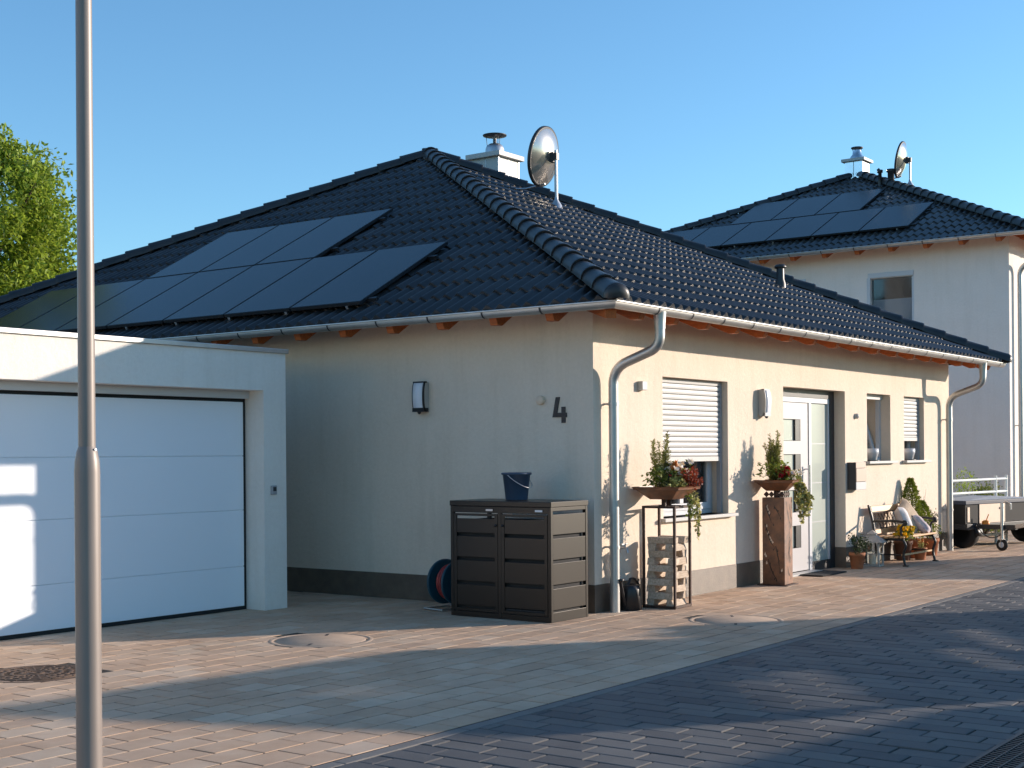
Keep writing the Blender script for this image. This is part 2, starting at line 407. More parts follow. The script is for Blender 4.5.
def pavers(name, x0, x1, y0, y1, L, W, along, m, joint=.0045, chamf=.004, skip=None, offs=None, rough=.0011, tones=None):
    b = MB(); b.t = []
    nrow = int(round(((y1 - y0) if along == 'x' else (x1 - x0)) / W))
    W = ((y1 - y0) if along == 'x' else (x1 - x0)) / nrow
    a0, a1 = (x0, x1) if along == 'x' else (y0, y1)
    for i in range(nrow):
        c0 = (y0 if along == 'x' else x0) + i * W; c1 = c0 + W
        o = (offs(i) % 1.0) * L
        k = -1
        while True:
            s0 = a0 + o + k * L; s1 = s0 + L; k += 1
            if s0 > a1: break
            s0 = max(s0, a0); s1 = min(s1, a1)
            if s1 - s0 < .03: continue
            j = joint / 2
            if along == 'x': bx0, bx1, by0, by1 = s0 + j, s1 - j, c0 + j, c1 - j
            else: bx0, bx1, by0, by1 = c0 + j, c1 - j, s0 + j, s1 - j
            if skip and skip((bx0 + bx1) / 2, (by0 + by1) / 2): continue
            z = R.gauss(0, rough); tx = R.gauss(0, .0015); ty = R.gauss(0, .0015); h = .012
            cx, cy = (bx0 + bx1) / 2, (by0 + by1) / 2
            def zz(x, y): return z + (x - cx) * tx + (y - cy) * ty
            q = [(bx0, by0), (bx1, by0), (bx1, by1), (bx0, by1)]
            e = chamf
            t = [(bx0 + e, by0 + e), (bx1 - e, by0 + e), (bx1 - e, by1 - e), (bx0 + e, by1 - e)]
            vs = [(x, y, -h) for x, y in q] + [(x, y, zz(x, y) - e * .55) for x, y in q] + [(x, y, zz(x, y)) for x, y in t]
            fs = [(8, 9, 10, 11)] + [(4 + i2, 4 + (i2 + 1) % 4, 8 + (i2 + 1) % 4, 8 + i2) for i2 in range(4)] + [(i2, (i2 + 1) % 4, 4 + (i2 + 1) % 4, 4 + i2) for i2 in range(4)]
            b.add(vs, fs, False, R.random() if tones is None else tones())
    return b.build(name, m, kind='structure')
COVERS = [(-5.15, 1.35, .40), (-2.78, .89, .43), (.24, -1.36, .43)]
def in_cover(x, y): return any((x - a) ** 2 + (y - b) ** 2 < (r - .02) ** 2 for a, b, r in COVERS)
def in_house(x, y): return (x > .1 and y > .1 and x < 10) or (x < -1.4 and y > 3.4)
ph = [R.random() * .2 for _ in range(200)]
pavers('forecourt_paving', -13.4, 15.2, -2.30, 5.5, .29, .205, 'x', 'fore', .012, .0008,
       skip=lambda x, y: in_cover(x, y) or in_house(x, y), offs=lambda i: (i * .6) + ph[i], rough=.0007, tones=lambda: min(1, max(0, R.gauss(.5, .17))))
pavers('street_paving', -12.2, 15.2, -4.905, -2.40, .31, .165, 'y', 'street', .011, .005, offs=lambda i: i * .36 + ph[(i * 7) % 200] * .3)
pavers('street_paving', -12.2, 15.2, -7.6, -5.155, .31, .165, 'y', 'street', .011, .005, offs=lambda i: i * .36 + ph[(i * 5) % 200] * .3)
b = MB()
x = -13.
while x < 15:
    L = 1.0
    b.box(x + .003, x + L - .003, -2.397, -2.314, -.02, .001); x += L
b.build('kerb_strip', 'kerb', kind='structure', bevel=.004)
# far side of the street
b = MB(); b.box(-60, 70, -7.75, -7.6, -.02, .1); b.build('kerb', 'kerb', kind='structure', bevel=.01)

# drain channel across the street corner
dr = thing('drainage_channel', 'dark ribbed metal drain grating sunk in the grey street paving', 'drain', (-4.4, -5.03, 0))
b = MB(); b.box(-2.4, 6, .098, .123, -.02, .012); b.box(-2.4, 6, -.123, -.098, -.02, .012); b.box(-2.402, -2.38, -.123, .123, -.02, .0115); b.box(5.98, 6.002, -.123, .123, -.02, .0115); b.build('frame', 'grate', dr)
b = MB(); b.box(-2.4, 6, -.098, .098, -.09, -.07); b.build('channel_bed', 'dark', dr)
b = MB()
x = -2.36
while x < 5.9:
    b.bar((x, -.1, -.001), (x + .07, .1, -.001), .016, .02); x += .042
b.bar((-2.4, -.035, .002), (6, -.035, .002), .008, .02); b.bar((-2.4, .035, .002), (6, .035, .002), .008, .02)
b.build('grating', 'grate', dr)

# manhole covers
def disc(b, r0, r1, z0, z1, seg=56):
    b.lathe([(r1, z0 - .03), (r1, z1 - .003), (r1 - .004, z1), (r0 + .004, z1), (r0, z1 - .003), (r0, z0 - .02)], seg=seg)
def manhole(x, y, r, label, iron):
    t = thing('manhole_cover', label, 'manhole cover', (x, y, 0))
    b = MB(); disc(b, r - .042, r, -.002, .0012); b.build('rim', 'cast' if iron else 'concrete', t)
    b = MB(); rr = r - .061
    b.lathe([(rr, -.03), (rr, .0), (rr - .004, .0025), (0.001, .0025)], seg=56)
    if iron:
        for k in range(5):
            disc(b, rr * (k + .35) / 5.2, rr * (k + .8) / 5.2, .002, .0075, 48)
        for k in range(24):
            a = k * math.pi / 12; b.bar((math.cos(a) * rr * .25, math.sin(a) * rr * .25, .003), (math.cos(a) * rr * .95, math.sin(a) * rr * .95, .003), .012, .008)
    b.build('lid', 'cast' if iron else 'concrete', t)
    b = MB(); disc(b, r - .06, r - .043, -.015, -.006); b.build('gap_ring', 'dark', t)
    if not iron:
        for a in (.6, 3.6):
            b = MB(); b.box(-.05, .05, -.012, .012, .001, .0036, Matrix.Translation((math.cos(a) * rr * .8, math.sin(a) * rr * .8, 0)) @ Matrix.Rotation(a, 4, 'Z')); b.build('lifting_slot', 'dark', t)
manhole(*COVERS[0], 'rusty cast iron manhole cover beside the lamp post', True)
manhole(*COVERS[1], 'pale concrete manhole cover in the sunlit paving between garage and bin cabinet', False)
manhole(*COVERS[2], 'pale concrete manhole cover in front of the wood stack planter stand', False)

# ------------------------------------------------------------------ roof builder
def roof_face(name, parent, O, u, up, nrm, half0, half1, smax, p=.155, c=.39, m='tile', s0=0.0, sub=8, hl=None):
    """tiled triangle: O eave origin, u along the eave, up the slope, nrm outwards; eave runs half0..half1, apex at (hl, smax)"""
    b = MB(); b.t = []
    nc = int(math.ceil((smax - s0) / c))
    lo_, hi_ = half0, half1
    apex = hl
    def lim(s):
        t = max(0, min(1, s / smax)); return lo_ + (apex - lo_) * t, hi_ + (apex - hi_) * t
    def prof(x):
        q = (x / p) % 1.0
        a = .5 + .5 * math.cos(2 * math.pi * (q - .5))
        return .042 * a ** 1.6 - (.010 if q < .07 else 0)
    for j in range(nc):
        sa = s0 + j * c; sb = min(sa + c + .03, smax)
        ua, _ = lim(sa); ub_, _ = lim(sb); _, uc = lim(sa); _, ud = lim(sb)
        lo2, hi2 = min(ua, ub_) , max(uc, ud)
        # run past the hip line; clipped below
        i0 = int(math.floor(lo2 / p * sub)) ; i1 = int(math.ceil(hi2 / p * sub))
        row = []
        jit = R.uniform(-.002, .002)
        for i in range(i0, i1 + 1):
            x = i * p / sub; h = prof(x)
            row.append((x, h))
        base = len(b.v)
        vs = []
        for x, h in row:
            low = .022 + jit
            P0 = O + u * x + up * (sa - .008) + nrm * (low - .010)
            P1 = O + u * x + up * (sa - .004) + nrm * (low + h)
            Pm = O + u * x + up * (sa + .012) + nrm * (low + h + .0015)
            P2 = O + u * x + up * sb + nrm * (.0 + h)
            vs += [P0, P1, Pm, P2]
        fs = []; tn = []
        for k in range(len(row) - 1):
            for q in range(3):
                fs.append((4 * k + q, 4 * k + 4 + q, 4 * k + 5 + q, 4 * k + 1 + q))
        o = len(b.v); b.v.extend([tuple(v) for v in vs])
        tid = {}
        for k, f in enumerate(fs):
            b.f.append(tuple(i + o for i in f)); b.sm.append(k % 3 != 0)
            ti = int(math.floor((row[k // 3][0] + .08 * (j % 2)) / (2 * p)))
            if ti not in tid: tid[ti] = R.random()
            b.t.append(tid[ti])
    ob = b.build(name, m, parent)
    bm = bmesh.new(); bm.from_mesh(ob.data)
    Al = O + u * lo_; Ar = O + u * hi_; T = O + u * apex + up * smax
    for P, Q, sgn in ((Al, T, 1), (T, Ar, 1)):
        d = (Q - P).normalized(); n = d.cross(nrm).normalized()
        c0 = (Al + Ar + T) / 3
        if n.dot(c0 - P) > 0: n = -n
        bmesh.ops.bisect_plane(bm, geom=bm.verts[:] + bm.edges[:] + bm.faces[:], plane_co=P, plane_no=n, clear_outer=True)
    bm.to_mesh(ob.data); bm.free(); ob.data.update()
    return ob

def hip_caps(name, parent, P, T, r=.115, pitch=.36, m='cap'):
    """row of overlapping half-round ridge tiles from P up to T"""
    b = MB(); d = (T - P); L = d.length; d.normalize()
    side = d.cross(V((0, 0, 1))).normalized(); up = side.cross(d).normalized()
    n = int(L / pitch) + 1
    for i in range(n):
        a = i * pitch - .06; e = min(a + pitch + .05, L + .05)
        r0, r1 = r * 1.08, r * .93
        seg = 10; vs = []
        for (t, rr, lift) in ((a + .004, r0 - .02, .012), (a, r0, .012), (a + .03, r0 * 1.02, .012), (a + .035, r0 * .985, .012), (e, r1, 0)):
            for k in range(seg + 1):
                th = math.pi * (k / seg) * 1.1 - math.pi * .05
                vs.append(P + d * t + side * (math.cos(th) * rr) + up * (math.sin(th) * rr * .92 + lift))
        fs = []
        for q in range(4):
            for k in range(seg):
                fs.append((q * (seg + 1) + k, q * (seg + 1) + k + 1, (q + 1) * (seg + 1) + k + 1, (q + 1) * (seg + 1) + k))
        b.add(vs, fs, True)
        if i == 0:
            vs = []
            for (t, q) in ((.012, 1.0), (-.025, .93), (-.05, .70), (-.062, .36), (-.065, .02)):
                vs += [P + d * (a + t) + side * (math.cos(math.pi * (k / seg) * 1.1 - .157) * r0 * q) + up * (math.sin(math.pi * (k / seg) * 1.1 - .157) * r0 * .92 * q + .012) for k in range(seg + 1)]
            b.add(vs, [(q * (seg + 1) + k, q * (seg + 1) + k + 1, (q + 1) * (seg + 1) + k + 1, (q + 1) * (seg + 1) + k) for q in range(4) for k in range(seg)], True)
    o = b.build(name, m, parent)
    md = o.modifiers.new('es', 'EDGE_SPLIT'); md.split_angle = rad(50)
    return o

def hip_roof(parent, x0, x1, y0, y1, ze, A, tiles_back=True, capr=.115, s0=0.):
    rf = bpy.data.objects.new('roof', None); COL.objects.link(rf); rf.parent = parent
    A = V(A)
    def face(nm, a, c):
        a, c = V(a), V(c); u = (c - a); L = u.length; u.normalize()
        t = (A - a).dot(u); foot = a + u * t; up = (A - foot); S = up.length; up.normalize(); n = u.cross(up).normalized()
        roof_face(nm, rf, a, u, up, n, 0, L, S, hl=t, s0=s0)
        return u, up, n
    c = [V((x0, y0, ze)), V((x1, y0, ze)), V((x1, y1, ze)), V((x0, y1, ze))]
    face('tiled_slope', c[0], c[1]); face('tiled_slope', c[3], c[0])
    face('tiled_slope', c[1], c[2]); face('tiled_slope', c[2], c[3])
    for q in c: hip_caps('hip_tiles', rf, q + V((0, 0, .045)), A + V((0, 0, .045)), capr)
    b = MB(); b.lathe([(.15, -.06), (.145, .06), (.10, .115), (0, .135)], A + V((0, 0, .0)), 16); b.build('apex_cap', 'cap', rf)
    return rf

def gutter(parent, axis, fixed, a, b_, z, r, mit_a=0, mit_b=0, m='zinc', out=-1, brk=None, brk_step=.65):
    """half-round gutter; axis 0: along X at y=fixed; axis 1: along Y at x=fixed; out = sign of the outer side; mit = mitre at an end"""
    b = MB(); prof = []
    n = 12
    for k in range(n + 1):
        th = math.pi + math.pi * k / n
        prof.append((math.cos(th) * r * (1 if out > 0 else 1), math.sin(th) * r))
    inner = [(x * .94, y * .94) for x, y in prof[::-1]]
    rim = [(out * r * 1.0 + math.cos(t) * .009, math.sin(t) * .009 + .002) for t in [i * math.pi / 4 for i in range(8)]]
    def sweep(pr, closed):
        vs = []
        for t, mit in ((a, mit_a), (b_, mit_b)):
            for d, zz in pr:
                tt = t + mit * d
                vs.append(V((tt, fixed + d, z + zz)) if axis == 0 else V((fixed + d, tt, z + zz)))
        n_ = len(pr)
        b.add(vs, [(i, (i + 1) % n_, n_ + (i + 1) % n_, n_ + i) for i in range(n_ if closed else n_ - 1)], True)
        if closed: pass
    sweep(prof + inner, True); sweep(rim, True)
    for t, mit in ((a, mit_a), (b_, mit_b)):
        if not mit:
            pts = [V((t, fixed + d, z + zz)) if axis == 0 else V((fixed + d, t, z + zz)) for d, zz in prof]
            b.add(pts, [tuple(range(len(pts)))])
    g = b.build('gutter', m, parent)
    md = g.modifiers.new('es', 'EDGE_SPLIT'); md.split_angle = rad(50)
    for t in (brk or []):
        bb = MB(); w_ = .010; vs = []
        for tt in (t - w_, t + w_):
            for k in range(n + 1):
                th = math.pi + math.pi * k / n; d, zz = math.cos(th) * (r + .003), math.sin(th) * (r + .003)
                vs.append(V((tt, fixed + d, z + zz)) if axis == 0 else V((fixed + d, tt, z + zz)))
        bb.add(vs, [(k, k + 1, n + 2 + k, n + 1 + k) for k in range(n)], True)
        bb.build('gutter_bracket', 'anth', g)
    return g

def wall_front(b, x0, x1, z0, z1, y, th, ops, flip=1):
    """wall sheet in the XZ plane at y, th thick into +y, with openings (xa, xb, za, zb) whose reveals are th deep"""
    xs = sorted({x0, x1, *[o[0] for o in ops], *[o[1] for o in ops]}); zs = sorted({z0, z1, *[o[2] for o in ops], *[o[3] for o in ops]})
    def q(a, c, d, e): b.add([a, c, d, e], [(0, 1, 2, 3)])
    for i in range(len(xs) - 1):
        for j in range(len(zs) - 1):
            cx, cz = (xs[i] + xs[i + 1]) / 2, (zs[j] + zs[j + 1]) / 2
            if any(o[0] < cx < o[1] and o[2] < cz < o[3] for o in ops): continue
            for yy in (y, y + th):
                q((xs[i], yy, zs[j]), (xs[i + 1], yy, zs[j]), (xs[i + 1], yy, zs[j + 1]), (xs[i], yy, zs[j + 1]))
    for xa, xb, za, zb in ops:
        q((xa, y, za), (xa, y + th, za), (xa, y + th, zb), (xa, y, zb)); q((xb, y, za), (xb, y, zb), (xb, y + th, zb), (xb, y + th, za))
        q((xa, y, zb), (xa, y + th, zb), (xb, y + th, zb), (xb, y, zb)); q((xa, y, za), (xb, y, za), (xb, y + th, za), (xa, y + th, za))

# ------------------------------------------------------------------ the bungalow
LEN, DEP = 10.118, 12.29
house = thing('bungalow', 'cream single storey bungalow with black hipped roof in the middle', 'house')
OPS = [(1.31, 2.75, .845, 2.303), (4.18, 6.05, -.03, 2.303), (6.80, 7.66, 1.385, 2.303), (8.19, 9.01, 1.385, 2.303)]
b = MB(); WT = 3.04
wall_front(b, 0, LEN, -.03, WT, 0, .34, OPS)
b.box(0, .3, .3401, DEP - .301, 0, WT); b.box(LEN - .3, LEN, .3401, DEP - .301, 0, WT); b.box(0, LEN, DEP - .3, DEP, 0, WT)
b.add([(0, 0, 0), (0, .34, 0), (0, .34, WT), (0, 0, WT)], [(0, 1, 2, 3)]); b.add([(LEN, 0, 0), (LEN, 0, WT), (LEN, .34, WT), (LEN, .34, 0)], [(0, 1, 2, 3)])
b.build('wall', 'render', house)
b = MB(); b.box(.31, LEN - .31, .345, DEP - .31, -.02, .01); b.box(.31, LEN - .31, .345, DEP - .31, 2.6, 2.66); b.box(.31, LEN - .31, 2.6, 2.7, .02, 2.59)
b.build('interior', 'dark', house)
PZ = .268
b = MB(); t = .004
for xa, xb in ((-t, 4.18 + .0), (6.05, LEN + t)): b.box(xa, xb, -t, 0, 0, PZ)
b.box(-t, 0, .0005, DEP, 0, PZ); b.box(LEN, LEN + t, .0005, DEP, 0, PZ)
b.box(4.18, 4.18 + t, .0005, .17, 0, PZ); b.box(6.05 - t, 6.05, .0005, .17, 0, PZ)
b.build('plinth', 'plinth', house)
E_, ZE = .64, 2.868
A = V((5.045, 6.143, 6.00)); X1 = 2 * A.x + E_; Y1 = 2 * A.y + E_
roof = hip_roof(house, -E_, X1, -E_, Y1, ZE, A, s0=0.)
tanF = (A.z - ZE) / (A.y + E_); tanL = (A.z - ZE) / (A.x + E_)
# soffit boards under the tiles
b = MB(); zs_ = ZE - .035
for quad in (((-.6, -.6, zs_ + .04 * tanF), (X1 - .04, -.6, zs_ + .04 * tanF), (X1 - 1.1, .5, zs_ + 1.14 * tanF), (.5, .5, zs_ + 1.14 * tanF)),
             ((-.6, -.6, zs_ + .04 * tanL), (.5, .5, zs_ + 1.14 * tanL), (.5, Y1 - 1.1, zs_ + 1.14 * tanL), (-.6, Y1 - .04, zs_ + .04 * tanL))):
    q = [V(p) for p in quad]; b.add(q + [p + V((0, 0, .02)) for p in q], [(0, 1, 2, 3), (4, 5, 6, 7), (0, 1, 5, 4), (1, 2, 6, 5), (2, 3, 7, 6), (3, 0, 4, 7)])
b.build('soffit', 'wood_board', house)
def rafter(parent, axis, c, tan, sgn=1, wall=0., ze=ZE, e=E_):
    """profile along the eave normal; axis 0: rafter runs in Y at x=c, axis 1: runs in X at y=c"""
    top = lambda d: ze - .04 + (e + d) * tan
    dz = (.105 if axis == 0 else .125) if ze == ZE else .10
    pr = [(-.505, top(-.56) - dz), (-.43, top(-.56) - dz - .002), (.03, top(.03) - .175), (.03, top(.03)), (-.56, top(-.56))]
    b = MB()
    if axis == 0: b.prism([(wall + d, z) for d, z in pr], 0, c - .045, c + .045)
    else: b.prism([(wall + d, z) for d, z in pr], 1, c - .045, c + .045)
    return b.build('rafter', 'wood', parent, bevel=.004)
k = -.60
x = .04
while x < LEN + .4: rafter(house, 0, x, tanF); x += .65
y = .14
while y < 9.5: rafter(house, 1, y, tanL); y += .652
# diagonal hip rafter tail at the corner
b = MB(); b.bar((-.55, -.55, 2.80), (.1, .1, 2.97), .10, .15); b.build('rafter', 'wood', house)
GZ, GR, GC = 2.862, .06, .62
gutter(house, 0, -GC, -GC, X1 + .03, GZ, GR, mit_a=1, brk=[.09 + .65 * i for i in range(17)], m='zinc')
gutter(house, 1, -GC, -GC, DEP + GC, GZ, GR, mit_a=1, brk=[.14 + .668 * i for i in range(19)], m='zinc')

def downspout(parent, x, y_out, y_wall, z_top, z_kink, z_bend, z_bot, r=.048, axis=0, m='zinc'):
    b = MB()
    P = [(x, y_out, z_top - .10), (x, y_out, z_kink), (x, y_wall, z_bend), (x, y_wall, z_bot)]
    b.tube(rounded(P, .16, 8), r, 16)
    d = b.build('downspout', m, parent)
    b = MB(); b.lathe([(.062, z_top - .012), (.060, z_top - .03), (r + .004, z_top - .13), (r + .004, z_top - .17)], (x, y_out, 0), 20, smooth=True); b.build('outlet', m, d)
    for z in (1.99, .62):
        if z > z_bot:
            b = MB(); b.lathe([(r + .006, z - .014), (r + .006, z + .014)], (x, y_wall, 0), 16); b.box(x - .006, x + .006, y_wall, .0, z - .01, z + .01); b.box(x + r, x + r + .03, y_wall - .008, y_wall + .008, z - .01, z + .01)
            b.build('pipe_clamp', m, d)
    return d
downspout(house, .19, -.62, -.105, 2.845, 2.51, 2.33, .0)
downspout(house, 9.81, -.62, -.105, 2.845, 2.51, 2.33, .0)

# windows
def pane_frame(b, x0, x1, z0, z1, y, w=.07, d=.06):
    b.box(x0, x1, y, y + d, z0, z0 + w); b.box(x0, x1, y, y + d, z1 - w, z1); b.box(x0, x0 + w, y, y + d, z0 + w, z1 - w); b.box(x1 - w, x1, y, y + d, z0 + w, z1 - w)
def shutter_slats(x0, x1, z0, z1, y, parent):
    b = MB(); p = .056; z = z1; n = 5
    while z > z0 + .005:
        zb = max(z - p, z0); vs = []
        pr = [(0, .006), (.1, -.006), (.5, -.010), (.86, -.008), (.93, .004), (1., .008)]
        for x in (x0, x1):
            for t, dy in pr: vs.append((x, y + dy, z - (z - zb) * t))
        k = len(pr); b.add(vs, [(i, i + 1, k + i + 1, k + i) for i in range(k - 1)]); z = zb
    b.box(x0, x1, y - .012, y + .01, z0 - .05, z0)
    return b.build('roller_shutter', 'white_alu', parent)
def sill(x0, x1, z, parent):
    b = MB(); b.box(x0 - .09, x1 + .10, -.075, .22, z - .035, z); return b.build('sill', 'white_alu', parent, bevel=.004)
# wide window with half closed shutter
b = MB(); pane_frame(b, 1.31, 2.75, .845, 2.303, .20, .05); pane_frame(b, 1.36, 2.70, .895, 2.25, .19, .075); b.box(1.99, 2.07, .188, .25, .97, 2.2)
win = b.build('window', 'white', house, bevel=.004)
b = MB(); b.box(1.43, 2.63, .215, .225, .96, 2.19); b.build('pane', 'glass', win)
shutter_slats(1.33, 2.70, 1.475, 2.302, .085, win)
b = MB(); b.box(2.701, 2.745, .07, .12, .845, 2.303); b.build('shutter_rail', 'grey_alu', win, bevel=.003)
sill(1.31, 2.75, .845, win)
b = MB()
for i in range(40):
    x = 1.4 + i * .032; b.add([(x, .42 + .025 * (i % 2), .9), (x + .032, .42 + .025 * ((i + 1) % 2), .9), (x + .032, .42 + .025 * ((i + 1) % 2), 2.3), (x, .42 + .025 * (i % 2), 2.3)], [(0, 1, 2, 3)])
b.build('curtain', 'curtain', win)
b = MB(); b.bar((2.50, .086, 1.435), (2.60, .08, 1.455), .012); b.build('pull_stop', 'black', win)
# narrow window standing tilted open
b = MB(); pane_frame(b, 6.80, 7.66, 1.385, 2.303, .14, .05)
win = b.build('window', 'white', house, bevel=.003)
b = MB(); pane_frame(b, 6.86, 7.60, 0, .80, -.03, .075)
sash = b.build('sash', 'white', win); sash.location = (0, .20, 1.44); sash.rotation_euler = (rad(-17), 0, 0)
b = MB(); b.box(6.94, 7.52, -.005, .005, .076, .724); 
pn = b.build('pane', 'glass', win); pn.location = (0, .20, 1.44); pn.rotation_euler = (rad(-17), 0, 0)
b = MB(); b.box(6.83, 7.63, .10, .135, 2.235, 2.30); b.build('shutter_end_bar', 'white_alu', win)
sill(6.80, 7.66, 1.385, win)
# narrow window with shutter
b = MB(); pane_frame(b, 8.19, 9.01, 1.385, 2.303, .20, .05); pane_frame(b, 8.24, 8.96, 1.435, 2.25, .19, .07)
win = b.build('window', 'white', house, bevel=.003)
b = MB(); b.box(8.30, 8.90, .215, .225, 1.5, 2.19); b.build('pane', 'glass', win)
shutter_slats(8.21, 8.96, 1.715, 2.302, .085, win)
b = MB(); b.box(8.961, 9.004, .07, .12, 1.385, 2.303); b.build('shutter_rail', 'grey_alu', win, bevel=.003)
sill(8.19, 9.01, 1.385, win)

# front door with glazed side panel
DY = .17
b = MB()
b.box(4.18, 6.05, DY - .02, DY + .07, 2.20, 2.303); b.box(5.915, 6.05, DY - .02, DY + .07, 0, 2.20)
door = b.build('entrance', 'anth', house)
b = MB(); b.box(4.2, 5.914, DY - .012, DY + .06, 2.135, 2.20); b.box(5.27, 5.35, DY - .012, DY + .06, .02, 2.135); b.box(5.88, 5.915, DY - .01, DY + .06, .12, 2.135); b.box(4.18, 4.30, DY - .012, DY + .06, .02, 2.135)
b.build('door_frame', 'white', door, bevel=.004)
LIGHTS = [(1.655, 1.925), (1.21, 1.49), (.765, 1.045), (.32, .60)]
b = MB(); wall_front(b, 4.31, 5.26, .03, 2.13, DY, .05, [(4.50, 5.04, za, zb) for za, zb in LIGHTS])
lf = b.build('door_leaf', 'door_white', door)
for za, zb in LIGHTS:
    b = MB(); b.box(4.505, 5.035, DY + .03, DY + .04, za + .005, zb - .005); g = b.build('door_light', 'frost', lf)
    b = MB(); b.box(4.90, 5.037, DY + .004, DY + .029, za + .004, zb - .004); b.build('painted_reflection', 'black', lf)  # dark reflection at the pane's right edge, put in as a black strip
b = MB(); b.tube([(5.17, DY - .06, .75), (5.17, DY - .06, 1.35)], .014, 12)
for z in (.8, 1.3): b.tube([(5.17, DY, z), (5.17, DY - .06, z)], .009, 8)
b.build('handle', 'steel', lf)
b = MB(); b.box(5.351, 5.88, DY + .012, DY + .03, .12, 2.13); sp = b.build('side_panel', 'frost', door)
b = MB()
for z in (.62, 1.12, 1.62): b.box(5.36, 5.87, DY + .0095, DY + .0115, z - .006, z + .006)
b.build('clear_band', 'grey_alu', sp)
b = MB(); b.box(5.351, 5.914, DY - .012, DY + .05, .0, .12); b.build('kick_board', 'anth', door)
b = MB(); b.box(4.19, 5.35, .02, DY - .013, 0, .022); b.build('threshold', 'white_alu', door)

# pipe vent through the front slope
nF = V((0, -tanF, 1)).normalized(); upF = V((0, 1, tanF)).normalized()
def onF(x, s, off=0): return V((x, -E_, ZE)) + upF * s + nF * off
pv = onF(7.48, 2.445, .03)
b = MB(); b.lathe([(.085, -.05), (.078, .05), (.058, .11), (.055, .27)], pv, 20); vt = b.build('vent_pipe', 'cap', roof)
b = MB(); b.lathe([(.05, .27), (.085, .275), (.088, .30), (.06, .325), (0, .33)], pv, 20); b.build('vent_cap', 'cap', vt)
# chimney behind the hip
cc = spot(495, 175, 22.1); cx_, cy_ = cc.x, cc.y; HZ = spot(495, 161, 22.1).z - 5.80
b = MB(); b.box(cx_ - .27, cx_ + .27, cy_ - .27, cy_ + .27, 4.6, 5.80 + HZ); ch = b.build('chimney', 'white_alu', roof, bevel=.004)
b = MB()
for dx in (-.273, .27):
    for q in (-.02,): b.box(cx_ + dx, cx_ + dx + .003, cy_ + q - .006, cy_ + q + .006, 4.8, 5.79 + HZ)
for dy in (-.273, .27): b.box(cx_ - .006, cx_ + .006, cy_ + dy, cy_ + dy + .003, 4.8, 5.79 + HZ)
for sx in (-1, 1):
    for sy in (-1, 1): b.box(cx_ + sx * .272 - .008, cx_ + sx * .272 + .008, cy_ + sy * .272 - .008, cy_ + sy * .272 + .008, 4.8, 5.79 + HZ)
b.build('cladding_seam', 'zinc_dark', ch)
b = MB(); b.box(cx_ - .34, cx_ + .34, cy_ - .34, cy_ + .34, 5.80 + HZ, 5.88 + HZ); b.build('chimney_slab', 'white_alu', ch, bevel=.008)
b = MB(); b.lathe([(.16, 5.88), (.15, 5.99), (.13, 6.04), (.09, 6.07), (.03, 6.08), (.028, 6.20)], (cx_, cy_, HZ), 24); b.build('flue', 'steel_brushed', ch)
b = MB(); b.lathe([(.03, 6.185), (.19, 6.20), (.195, 6.215), (.10, 6.235), (0, 6.24)], (cx_, cy_, HZ), 28)
for k in range(3):
    a = k * 2.1; b.tube([(cx_ + .12 * math.cos(a), cy_ + .12 * math.sin(a), 6.03 + HZ), (cx_ + .14 * math.cos(a), cy_ + .14 * math.sin(a), 6.20 + HZ)], .005, 6)
b.build('rain_cap', 'anth', ch)

# ------------------------------------------------------------------ satellite dishes
def dish(name, label, base, top, centre, dia, axis, arm_len, m, mast_r=.024):
    base, top, centre = V(base), V(top), V(centre)
    t = thing(name, label, 'satellite dish', tuple(base))
    L = lambda p: V(p) - base
    b = MB(); b.tube([(0, 0, 0), L(top)], mast_r, 12); b.lathe([(.10, -.03), (.075, .03), (.03, .10), (.026, .14)], (0, 0, 0), 16); b.build('mast', 'steel_brushed', t)
    ax = V(axis).normalized(); q = ax.to_track_quat('Z', 'Y').to_matrix().to_4x4()
    b = MB(); rr = dia / 2; pr = []
    for i in range(13):
        r = rr * i / 12; pr.append((r, .16 * dia * (i / 12) ** 2))
    out = pr + [(rr + .008, pr[-1][1] + .006), (rr + .006, pr[-1][1] + .02)] + [(r, z + .016) for r, z in pr[::-1]]
    off = V((0, 0, -.10 * dia))
    b.lathe([(max(r, .0001), z) for r, z in out], L(centre) + (q @ off), 48, q)
    b.build('reflector', m, t)
    b = MB(); zr = pr[-1][1]; b.lathe([(rr - .004, zr - .012), (rr + .016, zr - .006), (rr + .018, zr + .03), (rr - .004, zr + .034)], L(centre) + (q @ off), 48, q); b.build('rim', 'anth', t)
    b = MB(); c = L(centre) - ax * .10 * dia
    mp = L((top.x, top.y, centre.z - .02))
    b.bar(c + V((0, 0, .03)), mp + V((0, 0, .03)), .03, .04); b.bar(c + V((0, 0, -.05)), mp + V((0, 0, -.03)), .03, .03)
    b.box(-.045, .045, -.05, .05, -.07, .07, Matrix.Translation(c))
    b.box(-.032, .032, -.032, .032, -.05, .05, Matrix.Translation(mp)); b.build('bracket', 'anth', t)
    side = ax.cross(V((0, 0, 1))).normalized(); dnv = side.cross(ax).normalized()
    if dnv.z > 0: dnv = -dnv
    lo2 = c + dnv * rr * .92 + ax * .04; tip = c + ax * arm_len + dnv * rr * 1.25
    b = MB(); b.tube([lo2, lo2 + (tip - lo2) * .5 + dnv * .03, tip], .014, 10); b.build('arm', 'steel_brushed', t)
    b = MB(); d2 = (c - tip).normalized(); qq = d2.to_track_quat('Z', 'Y').to_matrix().to_4x4()
    b.lathe([(.025, -.10), (.028, -.02), (.035, 0), (.035, .05), (.02, .06)], tip, 14, qq); b.build('receiver', 'anth', t)
    return t
pb = onF(5.32, 5.16, .03)
zc = (pb - CAM).dot(fw)
cen = spot(547, 157, zc + .12)
